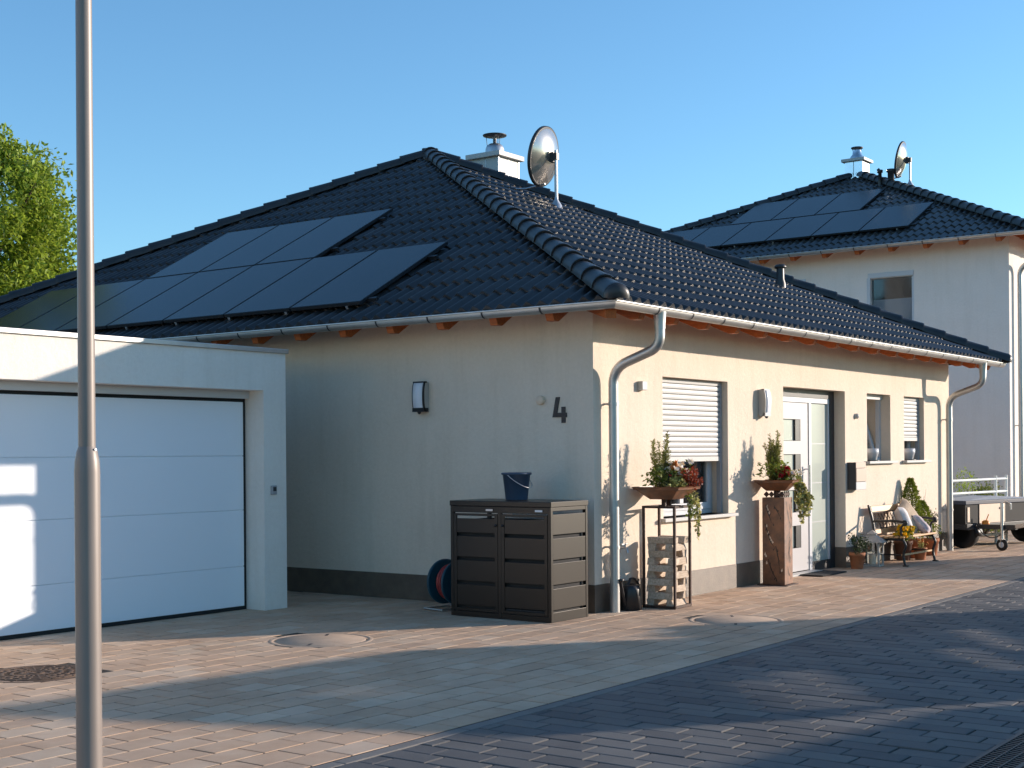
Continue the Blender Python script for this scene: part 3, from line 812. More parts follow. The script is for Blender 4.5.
dish('satellite_dish', 'large shiny satellite dish on a mast by the bungalow chimney', pb, V((pb.x, pb.y, cen.z + .07)), cen, 58 * zc / F,
     (-rt * .86 + fw * .47 + V((0, 0, .20))), .62, M['dish'])

# ------------------------------------------------------------------ solar panels
nL = V((-tanL, 0, 1)).normalized(); upL = V((1, 0, tanL)).normalized()
def solar_proto(W, H):
    b = MB(); b.box(0, W, 0, H, -.035, 0)
    o = b.build('solar_panel', 'solar_frame', None)
    b = MB(); b.box(.012, W - .012, .012, H - .012, 0.0005, .002); b.build('glass_face', 'solar', o)
    return o
def put_panels(O, u, up, n, y0s, s0, W, where, group, first):
    out = []
    for i, y in enumerate(y0s):
        p = first if first.get('used') is None else copy_tree(first)
        first['used'] = 1
        # local x runs along -u so that normals point out
        mtx = Matrix.Identity(4)
        P = O + u * (y + W) + up * s0 + n * .112
        for k in range(3): mtx[k][0] = -u[k]; mtx[k][1] = up[k]; mtx[k][2] = n[k]; mtx[k][3] = P[k]
        p.matrix_world = mtx; tag(p, where(i), 'solar panel', group); out.append(p)
    return out
ORD = ['rightmost', 'second from the right', 'third from the right', 'fourth from the right', 'fifth from the right', 'sixth from the right', 'leftmost']
O = V((-E_, 0, ZE)); U = V((0, 1, 0))
pr1 = solar_proto(1.022, 1.645)
put_panels(O, U, upL, nL, [2.57 + 1.042 * i for i in range(7)], .295, 1.022, lambda i: f'black solar panel, {ORD[i]} in the lower row on the bungalow roof', 'solar panels on the bungalow', pr1)
put_panels(O, U, upL, nL, [4.655 + 1.042 * i for i in range(3)], 1.965, 1.022, lambda i: f"black solar panel, {['rightmost', 'middle', 'leftmost'][i]} of the upper row on the bungalow roof", 'solar panels on the bungalow', pr1)
def rail(O, upv, nv, y0, y1, s, label):
    P = O + upv * s; t = thing('mounting_rail', label, 'mounting rail', tuple(P), 0, 'solar panel rails')
    b = MB(); off = nv * .075
    b.bar(off + V((0, y0, 0)), off + V((0, y1, 0)), .04, .04, up=nv); b.build('rail', 'solar_frame', t)
    y = y0 + .35
    while y < y1:
        b = MB(); b.bar(nv * .03 + V((0, y, 0)) - upv * .1, nv * .10 + V((0, y, 0)) - upv * .1, .035, .02); b.bar(nv * .035 + V((0, y, 0)) - upv * .1, nv * .06 + V((0, y, 0)), .03, .012); b.build('roof_hook', 'alu', t); y += .9
for s, a, c_, lb in ((.42, 2.45, 9.9, 'bottom rail under the lower panel row of the bungalow, hooks showing below'), (1.55, 2.45, 9.9, 'upper rail under the lower panel row of the bungalow'),
                 (2.3, 4.55, 7.9, 'lower rail under the upper panel row of the bungalow'), (3.3, 4.55, 7.9, 'top rail under the upper panel row of the bungalow')):
    rail(O, upL, nL, a, c_, s, lb)

# ------------------------------------------------------------------ garage
gx, gy, gt = -1.229, 2.86, 2.535
gar = thing('garage', 'flat roofed off-white garage with wide sectional door beside the bungalow', 'garage', (gx, gy, 0))
GXL = -6.1
b = MB(); wall_front(b, GXL, 0, -.03, gt, 0, .27, [(-5.55, -.30, -.03, 2.162)])
b.box(-.27, 0, .2701, 6.2, 0, gt); b.box(GXL, GXL + .27, .2701, 6.2, 0, gt); b.box(GXL, 0, 6.2, 6.45, 0, gt)
b.add([(0, 0, 0), (0, .27, 0), (0, .27, gt), (0, 0, gt)], [(0, 1, 2, 3)]); b.add([(GXL, 0, 0), (GXL, 0, gt), (GXL, .27, gt), (GXL, .27, 0)], [(0, 1, 2, 3)])
b.build('wall', 'render_white', gar)
b = MB(); b.box(GXL + .28, -.28, .28, 6.19, 2.25, 2.35); b.build('roof', 'concrete', gar)
b = MB(); b.box(GXL - .025, .025, -.025, .30, gt + .001, gt + .045); b.box(-.30, .025, .3001, 6.48, gt + .001, gt + .045); b.box(GXL - .025, GXL + .3, .3001, 6.48, gt + .001, gt + .045); b.box(GXL + .301, -.301, 6.2, 6.48, gt + .001, gt + .045)
b.build('parapet_cap', 'zinc', gar, bevel=.004)
b = MB(); b.box(-5.55, -.302, .20, .262, 2.085, 2.160); b.build('lintel_board', 'white', gar)
b = MB(); zs = [.035, .43, .985, 1.52, 2.055]
for i in range(4):
    b.box(-5.50, -.345, .245, .275, zs[i] + .003, zs[i + 1] - .003)
b.box(-5.499, -.346, .258, .262, .04, 2.05)
b.build('garage_door', 'garage_door', gar, bevel=.004)
b = MB(); b.box(-5.55, -.302, .262, .29, 0, 2.085); b.build('door_gap', 'rubber', gar)
b = MB(); b.box(-5.5, -.345, .248, .262, .005, .035); b.build('door_seal', 'rubber', gar)
ks = thing('key_switch', 'small grey key switch on the garage pillar right of the door', 'switch', (gx - .185, gy, 1.18))
b = MB(); b.box(-.032, .032, -.028, 0, -.045, .045); b.build('box', 'grey_alu', ks, bevel=.005)
b = MB(); b.box(-.020, .020, -.032, -.0285, -.01, .030); b.build('key_plate', 'anth', ks)

# ------------------------------------------------------------------ neighbour's house
nb = thing('neighbour_house', 'two storey pale grey house with black hipped roof behind the bungalow', 'house', (15.6, .67, 0))
S = 10.
b = MB(); NWT = 5.72
b.box(0, S, 0, .3, 0, NWT); b.box(0, S, S - .3, S, 0, NWT); b.box(S - .3, S, .3, S - .3, 0, NWT)
# left wall with two windows: built in local YZ
wb = MB(); wall_front(wb, .3, S - .3, 0, NWT, 0, .3, [(1.84, 2.78, 3.87, 5.07), (4.12, 4.37, 4.2, 5.07)])
wb.v = [(y, x, z) for x, y, z in wb.v]
b.v += [v for v in wb.v]; o_ = len(b.v) - len(wb.v); b.f += [tuple(i + o_ for i in f) for f in wb.f]; b.sm += wb.sm
b.build('wall', 'render2', nb)
b = MB(); b.box(.31, .6, .31, S - .31, 3.0, 3.05); b.box(.9, 1, .31, S - .31, 3, 5.7); b.build('interior', 'dark', nb)
for y0, y1, z0, z1 in ((1.84, 2.78, 3.87, 5.07), (4.12, 4.37, 4.2, 5.07)):
    def P(b, a0, a1, c0, c1, x0, x1): b.box(x0, x1, a0, a1, c0, c1)
    b = MB(); w_ = .055
    for (a0, a1, c0, c1) in ((y0, y1, z0, z0 + w_), (y0, y1, z1 - .09, z1), (y0, y0 + w_, z0 + w_, z1 - .09), (y1 - w_, y1, z0 + w_, z1 - .09)): b.box(.03, .12, a0, a1, c0, c1)
    b.box(-.02, .03, y0 - .0, y1 + .0, z1 - .075, z1 + .02); b.box(-.02, .03, y1 - .05, y1 + .02, z0, z1 - .075)
    wn = b.build('window', 'white', nb)
    b = MB(); b.box(.07, .075, y0 + w_, y1 - w_, z0 + w_, z1 - .09); b.build('pane', 'glass_plain', wn)
    b = MB(); b.box(.13, .14, y0, y1, z0, z0 + (z1 - z0) * .58); b.build('blind', 'blind', wn)
    b = MB(); b.box(-.035, .0, y0 - .05, y1 + .05, z0 - .03, z0); b.build('sill', 'white_alu', wn)
NE, NZ = .64, 5.535
NA = V((5.0, 5.0, 8.13)); 
nroof = hip_roof(nb, -NE, S + NE, -NE, S + NE, NZ, NA)
ntan = (NA.z - NZ) / (5 + NE)
b = MB(); zs_ = NZ - .035
for quad in (((-.6, -.6, zs_), (S + .6, -.6, zs_), (S - .5, .5, zs_ + 1.1 * ntan), (.5, .5, zs_ + 1.1 * ntan)), ((-.6, -.6, zs_), (.5, .5, zs_ + 1.1 * ntan), (.5, S - .5, zs_ + 1.1 * ntan), (-.6, S + .6, zs_))):
    q = [V(p) for p in quad]; b.add(q + [p + V((0, 0, .02)) for p in q], [(0, 1, 2, 3), (4, 5, 6, 7), (0, 1, 5, 4), (1, 2, 6, 5), (2, 3, 7, 6), (3, 0, 4, 7)])
b.build('soffit', 'wood_board', nb)
y = .05
while y < 8: rafter(nb, 1, y, ntan, ze=NZ, e=NE); y += .69
x = .05
while x < S: rafter(nb, 0, x, ntan, ze=NZ, e=NE); x += .69
gutter(nb, 1, -.62, -.62, S + .62, 5.55, .06, mit_a=1, brk=[.05 + .69 * i for i in range(15)], m='zinc')
gutter(nb, 0, -.62, -.62, S + .62, 5.55, .06, mit_a=1, brk=[.05 + .69 * i for i in range(15)], m='zinc')
downspout(nb, .35, -.62, -.1, 5.53, 5.20, 5.02, 0)
b = MB(); b.box(-.004, 0, 0, S, 0, .3); b.box(-.004, S, -.004, 0, 0, .3); b.build('plinth', 'plinth', nb)
cx_, cy_ = 5.02, 5.02
b = MB(); b.box(cx_ - .22, cx_ + .22, cy_ - .22, cy_ + .22, 7.6, 8.46); ch = b.build('chimney', 'steel', nroof, bevel=.004)
b = MB(); 
for q in (-.223, .22):
    b.box(cx_ + q, cx_ + q + .003, cy_ - .006, cy_ + .006, 7.9, 8.45); b.box(cx_ - .006, cx_ + .006, cy_ + q, cy_ + q + .003, 7.9, 8.45)
b.build('cladding_seam', 'anth', ch)
b = MB(); b.box(cx_ - .29, cx_ + .29, cy_ - .29, cy_ + .29, 8.46, 8.53); b.build('chimney_slab', 'white_alu', ch, bevel=.006)
b = MB(); b.lathe([(.17, 8.53), (.16, 8.60), (.11, 8.66), (.10, 8.76)], (cx_, cy_, 0), 24); b.build('flue', 'steel', ch)
b = MB(); b.lathe([(.13, 8.80), (.145, 8.81), (.14, 8.83), (0, 8.86)], (cx_, cy_, 0), 24)
for k in range(4): a = k * 1.571; b.tube([(cx_ + .10 * math.cos(a), cy_ + .10 * math.sin(a), 8.74), (cx_ + .12 * math.cos(a), cy_ + .12 * math.sin(a), 8.81)], .006, 6)
b.build('rain_cap', 'anth', ch)
for (px, py, z, r, h, curved) in ((891, 182, 31.2, .075, .30, 0), (880, 181, 31.4, .04, .26, 1)):
    q = spot(px, py, z) - V((15.6, .67, 0))
    b = MB(); b.lathe([(r + .02, -.25), (r, -.1), (r, h - .08), (r + .025, h - .07), (r + .025, h - .01), (0, h)], q, 16)
    if curved: b.tube([q + V((0, 0, h - .05)), q + V((-.0, -.0, h)) - rt * .05 + V((0, 0, .02))], .035, 10)
    b.build('vent_pipe', 'cap', nroof)
nb_w = copy_tree(nb); nb_w.location = (-25.6, 3.6, 0); nb_w['label'] = 'unseen pale two storey house added beyond the garage for bounce light'  # neighbour's house copied out of view to bounce light onto the shaded walls
O2 = V((15.6 - NE, 0, NZ)); nL2 = V((-ntan, 0, 1)).normalized(); upL2 = V((1, 0, ntan)).normalized()
pr2 = copy_tree(pr1); del pr2['used']
ORD2 = ORD[:5] + ['leftmost']
put_panels(O2, U, upL2, nL2, [2.65 + 1.042 * i for i in range(6)], .86, 1.022, lambda i: f"black solar panel, {ORD2[i]} in the lower row on the neighbour's roof", 'solar panels on the neighbouring house', pr2)
put_panels(O2, U, upL2, nL2, [4.28 + 1.042 * i for i in range(3)], 2.56, 1.022, lambda i: f"black solar panel, {['rightmost', 'middle', 'leftmost'][i]} of the upper row on the neighbour's roof", 'solar panels on the neighbouring house', pr2)
for s, a, c_, lb in ((1.0, 2.55, 8.95, "bottom rail under the lower panel row of the neighbour's roof"), (2.0, 2.55, 8.95, "upper rail under the lower panel row of the neighbour's roof"),
                 (2.9, 4.2, 7.5, "lower rail under the upper panel row of the neighbour's roof"), (3.9, 4.2, 7.5, "top rail under the upper panel row of the neighbour's roof")):
    rail(O2, upL2, nL2, a, c_, s, lb)
nzc = 31.2; q0 = spot(910, 186, nzc); q1 = spot(910, 158, nzc)
dish('satellite_dish', "smaller chrome satellite dish on the neighbour's roof", q0, q1, spot(903, 160, nzc + .1), 35 * nzc / F, (-rt * .86 + fw * .47 + V((0, 0, .20))), .5, M['dish_n'], .022)

# ------------------------------------------------------------------ fittings on the bungalow's walls
def wall_lamp(x, y, z, rotz, label, shade):
    t = thing('wall_lamp', label, 'wall lamp', (x, y, z), rotz, 'curved wall lamps')      # local -y points out of the wall
    b = MB()
    arc = [(-.065 - .035 * math.cos(a * 1.0), .155 * math.sin(a)) for a in [rad(-85 + 170 * i / 12) for i in range(13)]]
    b.prism([(0, -.14)] + [(y_ + .008, z_) for y_, z_ in arc] + [(0, .15)], 0, -.068, .068); b.build('housing', 'white_alu', t, bevel=.004)
    b = MB()
    for q in (-1, 1):
        n = len(arc); vs = []
        for x in (q * .062, q * .076): vs += [(x, y_ - .004, z_) for y_, z_ in arc] + [(x, y_ + .016, z_) for y_, z_ in arc]
        fs = []
        for k in range(n - 1):
            a0, a1, b0, b1 = k, k + 1, n + k, n + k + 1; m_ = 2 * n
            fs += [(a0, a1, m_ + a1, m_ + a0), (a0, b0, b1, a1), (m_ + a0, m_ + a1, m_ + b1, m_ + b0), (b0, m_ + b0, m_ + b1, b1)]
        b.add(vs, fs)
    b.box(-.076, .076, -.098, -.02, -.158, -.118); b.box(-.076, .076, -.085, -.04, .140, .156); b.build('frame', shade, t)
    b = MB(); arc2 = [(-.070 - .034 * math.cos(a), .15 * math.sin(a)) for a in [rad(-58 + 128 * i / 12) for i in range(13)]]
    vs = [(-.062, y_, z_) for y_, z_ in arc2] + [(.062, y_, z_) for y_, z_ in arc2]; n = 13
    b.add(vs, [(i, i + 1, n + i + 1, n + i) for i in range(n - 1)], True)
    g = b.build('lamp_glass', 'lamp_glass', t)
    md = g.modifiers.new('s', 'SOLIDIFY'); md.thickness = .006; md.offset = 0
    b = MB(); b.lathe([(.018, 0), (.022, -.02), (.012, -.035), (0, -.038)], (0, -.075, -.145), 14); b.build('sensor', 'black', t)
wall_lamp(0, 2.09, 2.12, rad(-90), 'black framed curved wall lamp on the shaded side wall', 'black')
wall_lamp(3.57, 0, 2.09, 0, 'white curved wall lamp on the sunlit wall left of the front door', 'white_alu')
# house number, 4
hn = MB()
def num(poly): hn.prism([(.465 - x, 1.815 + z) for x, z in poly], 0, -.012, -.002)
num([(.0, .055), (.045, .055), (.085, .25), (.04, .25)]); num([(.0455, .055), (.165, .055), (.165, .098), (.0545, .098)]); num([(.105, .0985), (.148, .0985), (.148, .155), (.105, .155)]); num([(.105, .0), (.148, .0), (.148, .0545), (.105, .0545)])
tag(hn.build('house_number', 'black'), 'black number 4 on the shaded cream side wall', 'house number')
b = MB(); b.lathe([(.045, 0), (.045, .035), (.035, .045), (0, .048)], (0, 0, 0), 20, Matrix.Rotation(rad(-90), 4, 'Y')); tag(b.build('vent_cover', 'panel', loc=(0, .60, 2.04)), 'round cream cap on the side wall beside the house number', 'vent cover')
b = MB(); b.box(-.05, .05, -.06, 0, -.045, .045); sk = b.build('outdoor_socket', 'white_alu', loc=(.86, 0, 2.19), bevel=.006); tag(sk, 'small white socket box on the wall between downspout and wide window', 'socket')
b = MB(); b.lathe([(.036, 0), (.036, .03), (.022, .045), (0, .05)], (0, 0, 0), 18, Matrix.Rotation(rad(90), 4, 'X')); tag(b.build('motion_sensor', 'white_alu', loc=(6.40, 0, 1.985)), 'small round white sensor on the wall right of the front door', 'sensor')
# garden tap
tp = thing('garden_tap', 'metal garden tap on the wall beside the front downspout', 'tap', (.44, 0, .60))
b = MB(); b.tube([(0, 0, 0), (0, -.06, 0), (0, -.09, -.01), (0, -.10, -.05)], .013, 10); b.build('spout', 'steel_brushed', tp)
b = MB(); b.bar((-.05, -.06, .035), (.05, -.06, .035), .016, .012); b.tube([(0, -.06, 0), (0, -.06, .035)], .008, 8); b.build('tap_handle', 'steel_brushed', tp)
# mailbox
mb_ = thing('mailbox', 'black and silver mailbox on the wall right of the front door', 'mailbox', (6.27, 0, 1.195))
b = MB(); b.box(-.165, .165, -.115, 0, -.18, .18); b.build('case', 'anth', mb_, bevel=.006)
b = MB(); b.box(-.167, .167, -.130, -.116, -.075, .10); b.build('flap', 'copper_door', mb_, bevel=.004)
b = MB(); b.box(-.167, .167, -.127, -.116, -.18, -.079); b.build('lower_plate', 'grey_alu', mb_, bevel=.003)
b = MB(); b.box(-.167, .167, -.125, -.116, .104, .18); b.build('upper_plate', 'copper_door', mb_, bevel=.003)

# ------------------------------------------------------------------ street lamp
lp = thing('street_lamp', 'grey steel lamp post standing close at the left edge of the street', 'street lamp', tuple(spot(83.6, 0, 5.95).xy) + (0,))
b = MB(); b.lathe([(.0545, -.1), (.0545, 1.455), (.052, 1.50), (.044, 1.545), (.0365, 1.565)], seg=32); b.build('base_tube', 'post', lp)
b = MB(); b.lathe([(.0365, 1.55), (.034, 4.0), (.033, 6.2)], seg=32); b.build('pole', 'post', lp)
b = MB(); b.tube([(0, 0, 6.15), (0, -.1, 6.35), (.0, -.5, 6.45)], .03, 12); b.build('arm', 'post', lp)
b = MB(); b.box(-.14, .14, -1.1, -.45, 6.40, 6.52); b.build('lamp_head', 'post', lp, bevel=.04)
b = MB(); b.tube([(.01, -.036, 1.552), (.01, -.047, 1.552)], .006, 8); b.build('screw', 'steel_brushed', lp)

# ------------------------------------------------------------------ bin cabinet
bx = thing('bin_cabinet', 'dark two door bin cabinet with slotted panels against the side wall', 'bin cabinet', (-.85, -.085, 0))
W_, D_, H_ = .605, 1.15, 1.085      # x, y, z
b = MB()
for x in (0, W_ - .035):
    for y in (0, D_ - .035): b.box(x, x + .035, y, y + .035, 0, H_ - .05)
b.box(.0, .03, D_ / 2 - .02, D_ / 2 + .02, .0, H_ - .05)
b.box(.03, W_ - .03, .002, .018, .0, .09); b.box(.002, .018, .03, D_ - .03, 0, .05); b.box(.002, .02, .03, D_ - .03, H_ - .11, H_ - .051); b.box(.03, W_ - .03, .002, .02, H_ - .085, H_ - .051); b.box(.03, W_ - .03, D_ - .02, D_ - .002, H_ - .085, H_ - .051); b.box(W_ - .02, W_ - .002, .03, D_ - .03, H_ - .085, H_ - .051); b.box(.01, .025, D_ / 2 - .1, D_ / 2 + .1, .01, .04)
b.build('frame', 'anth_box', bx, bevel=.003)
b = MB(); b.box(-.006, W_ + .006, -.006, D_ + .006, H_ - .0495, H_); b.build('lid', 'anth_box', bx, bevel=.005)
slots = [.11, .337, .562, .787]
for k in range(4):
    z0 = slots[k]; z1 = slots[k] + .192 if k < 3 else H_ - .115
    b = MB(); b.box(.036, W_ - .036, .003, .016, z0 + (.0 if k else .0), z1); b.build('side_panel', 'anth_box', bx, bevel=.003)
for d in range(2):
    y0 = .037 + d * (D_ / 2 - .018); y1 = y0 + D_ / 2 - .06
    b = MB(); b.box(-.004, .012, y0, y0 + .035, .055, H_ - .118); b.box(-.004, .012, y1 - .035, y1, .055, H_ - .118); b.box(-.004, .012, y0 + .0355, y1 - .0355, .055, .085); b.box(-.004, .012, y0 + .0355, y1 - .0355, H_ - .14, H_ - .118)
    for k in range(4):
        z0 = slots[k]; z1 = slots[k] + .192 if k < 3 else H_ - .165
        b.box(.0, .010, y0 + .0355, y1 - .0355, z0, z1)
    dd = b.build('door', 'anth_box', bx, bevel=.002)
    b = MB(); b.box(-.009, -.0045, y0 + .05, y0 + .13, H_ - .092, H_ - .074); b.build('label_plate', 'paper' if d == 0 else 'steel_brushed', bx)
    b = MB(); b.lathe([(.012, 0), (.012, .014), (0, .016)], (-.004, y1 - .018 if d == 0 else y0 + .018, .86), 12, Matrix.Rotation(rad(-90), 4, 'Y')); b.build('door_knob', 'black', dd)
b = MB(); b.box(.05, W_ - .05, .04, D_ - .04, .02, .9); b.box(.02, .05, .04, D_ / 2 - .03, .02, .1); b.build('bins_inside', 'dark', bx)
# bucket on the cabinet
bk = thing('bucket', 'dark blue plastic bucket standing on the bin cabinet', 'bucket', (-.50, .545, H_ + .001))
b = MB(); b.lathe([(.001, .0), (.10, .0), (.104, .006), (.130, .235), (.143, .238), (.145, .255), (.136, .258), (.128, .250), (.102, .01), (.001, .008)], seg=32); b.build('pail', 'bucket', bk)
b = MB(); b.tube([(-.14 * math.cos(t), -.15 * math.sin(t), .235 - .12 * math.sin(t)) for t in [math.pi * i / 14 for i in range(15)]], .004, 8); b.build('handle', 'steel_brushed', bk)
# hose reel
hr = thing('hose_reel', 'hose reel with red hose leaning beside the bin cabinet', 'hose reel', (-.42, 1.40, 0), rad(78))
for x, nm in ((-.11, 0), (.11, 1)):
    b = MB(); mt = Matrix.Translation((x, 0, .265)) @ Matrix.Rotation(rad(90), 4, 'Y')
    b.lathe([(.21, -.012), (.222, -.008), (.222, .008), (.21, .012), (.19, .010), (.19, -.010)], (x, 0, .265), 40, Matrix.Rotation(rad(90), 4, 'Y'))
    for k in range(5):
        a = k * 2 * math.pi / 5; b.bar((x, .05 * math.cos(a), .265 + .05 * math.sin(a)), (x, .205 * math.cos(a), .265 + .205 * math.sin(a)), .03, .014, up=(1, 0, 0))
    b.lathe([(.07, -.012), (.07, .012)], (x, 0, .265), 24, Matrix.Rotation(rad(90), 4, 'Y')); b.build('reel_flange', 'teal', hr)
for j in range(3):
    b = MB()
    for k in range(6 - j):
        x = -.085 + .034 * (k + .5 * (j % 2)); rr = .10 + .032 * j
        b.tube([(x + R.uniform(-.003, .003), rr * math.cos(t), .265 + rr * math.sin(t)) for t in [2 * math.pi * i / 28 for i in range(28)]], .0155, 8, closed=True)
    b.build('hose', 'hose_red' if j != 1 else 'rubber', hr)
b = MB()
for x in (-.135, .135):
    b.tube(rounded([(x, 0, .265), (x, -.12, .015), (x, .24, .015)], .04), .011, 10); b.tube([(x, 0, .265), (x, -.10, .40)], .011, 10)
b.tube([(-.135, .24, .015), (.135, .24, .015)], .011, 10); b.tube([(-.135, -.10, .40), (.135, -.10, .40)], .013, 10); b.build('frame', 'alu', hr)
b = MB(); b.bar((.155, 0, .265), (.155, .1, .20), .02); b.tube([(.155, .1, .2), (.22, .1, .2)], .014, 10); b.build('crank', 'hose_red', hr)
# black watering can by the downspout
wc = thing('watering_can', 'black plastic watering can in the shade between downspout and planter stand', 'watering can', (.43, -.13, 0))
b = MB(); b.lathe([(.10, 0), (.115, .01), (.10, .20), (.09, .24), (.07, .25), (.065, .23)], seg=24); b.build('body', 'black', wc)
b = MB(); b.tube([(-.10, 0, .06), (-.17, -.02, .17), (-.22, -.03, .29)], [.022, .017, .013], 10); b.lathe([(.014, 0), (.035, .03), (.001, .034)], (-.22, -.03, .285), 14); b.build('spout', 'black', wc)
b = MB(); b.tube(bezier((.09, 0, .08), (.22, 0, .12), (.18, 0, .33), (0, 0, .30), 10) + [V((-.05, 0, .24))], .013, 10); b.build('handle', 'black', wc)

# ------------------------------------------------------------------ plants: sprigs, leaves, flowers
def sprig(b, base, tip, n=60, L=.035, W=.006, spread=.9, m=None):
    base, tip = V(base), V(tip); mid = (base + tip) / 2 + rv() * (tip - base).length * .06
    for i in range(n):
        t = (i + R.random()) / n
        p = base * (1 - t) ** 2 + mid * 2 * t * (1 - t) + tip * t * t
        d = (tip - base).normalized() + rv() * spread
        b.leaf(p, d, rv(), L * R.uniform(.6, 1.2) * (1.1 - .5 * t), W * R.uniform(.7, 1.3), R.random())
def stems(pts_pairs, r=.004):
    b = MB()
    for p, q in pts_pairs: b.tube([V(p), (V(p) + V(q)) / 2, V(q)], [r, r * .8, r * .4], 5)
    return b
def rosemary(label, loc, h, n, spreadx, grp='upright rosemary plants in the bowls', dens=90):
    t = thing('rosemary_bush', label, 'plant', loc, 0, grp)
    b = MB(); b.t = []; pr = []
    for i in range(n):
        a = i * 2.4 + R.uniform(-.4, .4); r0 = R.uniform(0, .05)
        top = V((math.cos(a) * R.uniform(.0, spreadx), math.sin(a) * R.uniform(0, spreadx), h * R.uniform(.68, 1.)))
        bs = V((math.cos(a) * r0, math.sin(a) * r0, 0)); pr.append((bs, top)); sprig(b, bs, top, dens, .062, .0085, 1.25)
        for j in range(2):
            t0 = R.uniform(.3, .7); p0 = bs.lerp(top, t0); p1 = p0 + (rv() * .05 + V((0, 0, h * .22))); sprig(b, p0, p1, 60, .05, .008, 1.2)
    b.build('needles', 'leaf_needle', t); stems(pr).build('stem', 'bark', t)
    return t
def clump(name, label, cat, loc, pts, mleaf, L, W, n_each, rad_, grp=None, part='leaves', stem=True):
    t = thing(name, label, cat, loc, 0, grp); b = MB(); b.t = []
    for p in pts:
        p = V(p)
        for i in range(n_each):
            q = p + rv() * rad_ * R.random() ** .5; b.leaf(q, rv() + V((0, 0, .2)), rv(), L * R.uniform(.6, 1.2), W * R.uniform(.6, 1.2), R.random())
    b.build(part, mleaf, t)
    if stem: stems([((p[0] * .2, p[1] * .2, -.02), p) for p in pts], .003).build('stem', 'leaf_dark', t)
    return t
def blossom(b, p, r, n=9):
    p = V(p); up = (rv() + V((-.3, -.6, .8))).normalized()
    for i in range(n):
        a = 2 * math.pi * i / n; s = up.orthogonal().normalized(); s.rotate(Quaternion(up, a + R.uniform(-.2, .2)))
        b.leaf(p, s + up * R.uniform(.15, .8), up, r * R.uniform(.8, 1.15), r * .75, R.random())
def flowers(name, label, loc, pts, mp, r, ml='leaf_green', leaf_n=14, grp=None, dense=2):
    t = thing(name, label, 'flowers', loc, 0, grp); b = MB(); b.t = []
    for p in pts:
        for k in range(dense): blossom(b, V(p) + rv() * r * .35, r)
    b.build('blossoms', mp, t); b = MB(); b.t = []
    for p in pts:
        for i in range(leaf_n):
            q = V(p) * R.uniform(.2, .95) + rv() * r * 1.3; b.leaf(q, rv() + V((0, 0, .1)), rv(), r * 1.0, r * .6, R.random())
    b.build('leaves', ml, t); stems([((p[0] * .3, p[1] * .3, -.03), p) for p in pts], .003).build('stem', 'leaf_dark', t)
    return t
def ivy(label, loc, strands, mleaf='leaf_ivy', L=.04):
    t = thing('trailing_ivy', label, 'ivy', loc, 0, 'ivy hanging from the planter bowls'); b = MB(); b.t = []; sb = MB()
    for s in strands:
        s = [V(p) for p in s]; pts = []
        for i in range(len(s) - 1):
            for k in range(6): pts.append(s[i].lerp(s[i + 1], k / 6) + rv() * .008)
        pts.append(s[-1]); sb.tube(pts, .0025, 5)
        for p in pts:
            for k in range(3):
                d = rv() + V((-.2, -.5, -.5)); q = p + rv() * .018
                b.leaf(q, d, V((-.4, -.8, .4)) + rv() * .6, L * R.uniform(.6, 1.2), L * R.uniform(.55, .9), R.random())
    b.build('leaves', mleaf, t); sb.build('vine', 'bark', t)

def bowl(label, loc, rotz, top=.46, bot=.21, h=.125):
    t = thing('planter_bowl', label, 'planter', loc, rotz, 'square rusty planter bowls'); b = MB(); a, c = top / 2, bot / 2
    O_ = [(-a, -a, h), (a, -a, h), (a, a, h), (-a, a, h)]; B_ = [(-c, -c, 0), (c, -c, 0), (c, c, 0), (-c, c, 0)]; I_ = [(x * .96, y * .96, z) for x, y, z in O_]; J_ = [(x * .93, y * .93, h - .03) for x, y, z in O_]
    b.add(O_ + B_ + I_ + J_, [(4, 5, 1, 0), (5, 6, 2, 1), (6, 7, 3, 2), (7, 4, 0, 3), (7, 6, 5, 4), (0, 1, 9, 8), (1, 2, 10, 9), (2, 3, 11, 10), (3, 0, 8, 11), (8, 9, 13, 12), (9, 10, 14, 13), (10, 11, 15, 14), (11, 8, 12, 15)])
    b.build('shell', 'rust', t)
    b = MB(); k = a * .92; b.add([(-k, -k, h - .02), (k, -k, h - .02), (k, k, h - .02), (-k, k, h - .02)], [(0, 1, 2, 3)]); b.build('soil', 'soil', t)
    return t
# planter stand with stacked wood
SX, SY = .85, -.30; SR = rad(3)
st = thing('planter_stand', 'open rusty square frame stand filled with stacked wood', 'planter stand', (SX, SY, 0), SR)
b = MB(); h = .168; H = 1.0; w_ = .024
for sx in (-1, 1):
    for sy in (-1, 1): b.box(sx * h - w_ / 2, sx * h + w_ / 2, sy * h - w_ / 2, sy * h + w_ / 2, .0, H - w_)
for z in (0.004, H - w_):
    for s in (-1, 1):
        b.box(-h - w_ / 2, h + w_ / 2, s * h - w_ / 2, s * h + w_ / 2, z, z + w_); b.box(s * h - w_ / 2, s * h + w_ / 2, -h + w_ / 2, h - w_ / 2, z + .001, z + w_ - .001)
b.build('frame', 'rust_dark', st, bevel=.002)
b = MB(); b.box(-h + .012, h - .012, -h + .012, h - .012, .006, .016); b.build('base_plate', 'rust_dark', st)
b = MB(); b.bar((-h, -.04, H - .012), (h, -.04, H - .012), .04, .01); b.bar((-h, .05, H - .012), (h, .05, H - .012), .04, .01)
b.box(-.07, -.045, -.02, .02, H - .006, H + .062); b.box(.045, .07, -.02, .02, H - .006, H + .062); b.build('bowl_rest', 'rust_dark', st)
lv = 0; z = .018; rot = Matrix.Rotation(SR, 4, 'Z')
LEVEL = ['bottom', 'second lowest', 'third lowest', 'fourth lowest', 'fifth lowest', 'middle', 'fifth from top', 'fourth from top', 'third from top', 'second from top', 'topmost']
nlev = 10
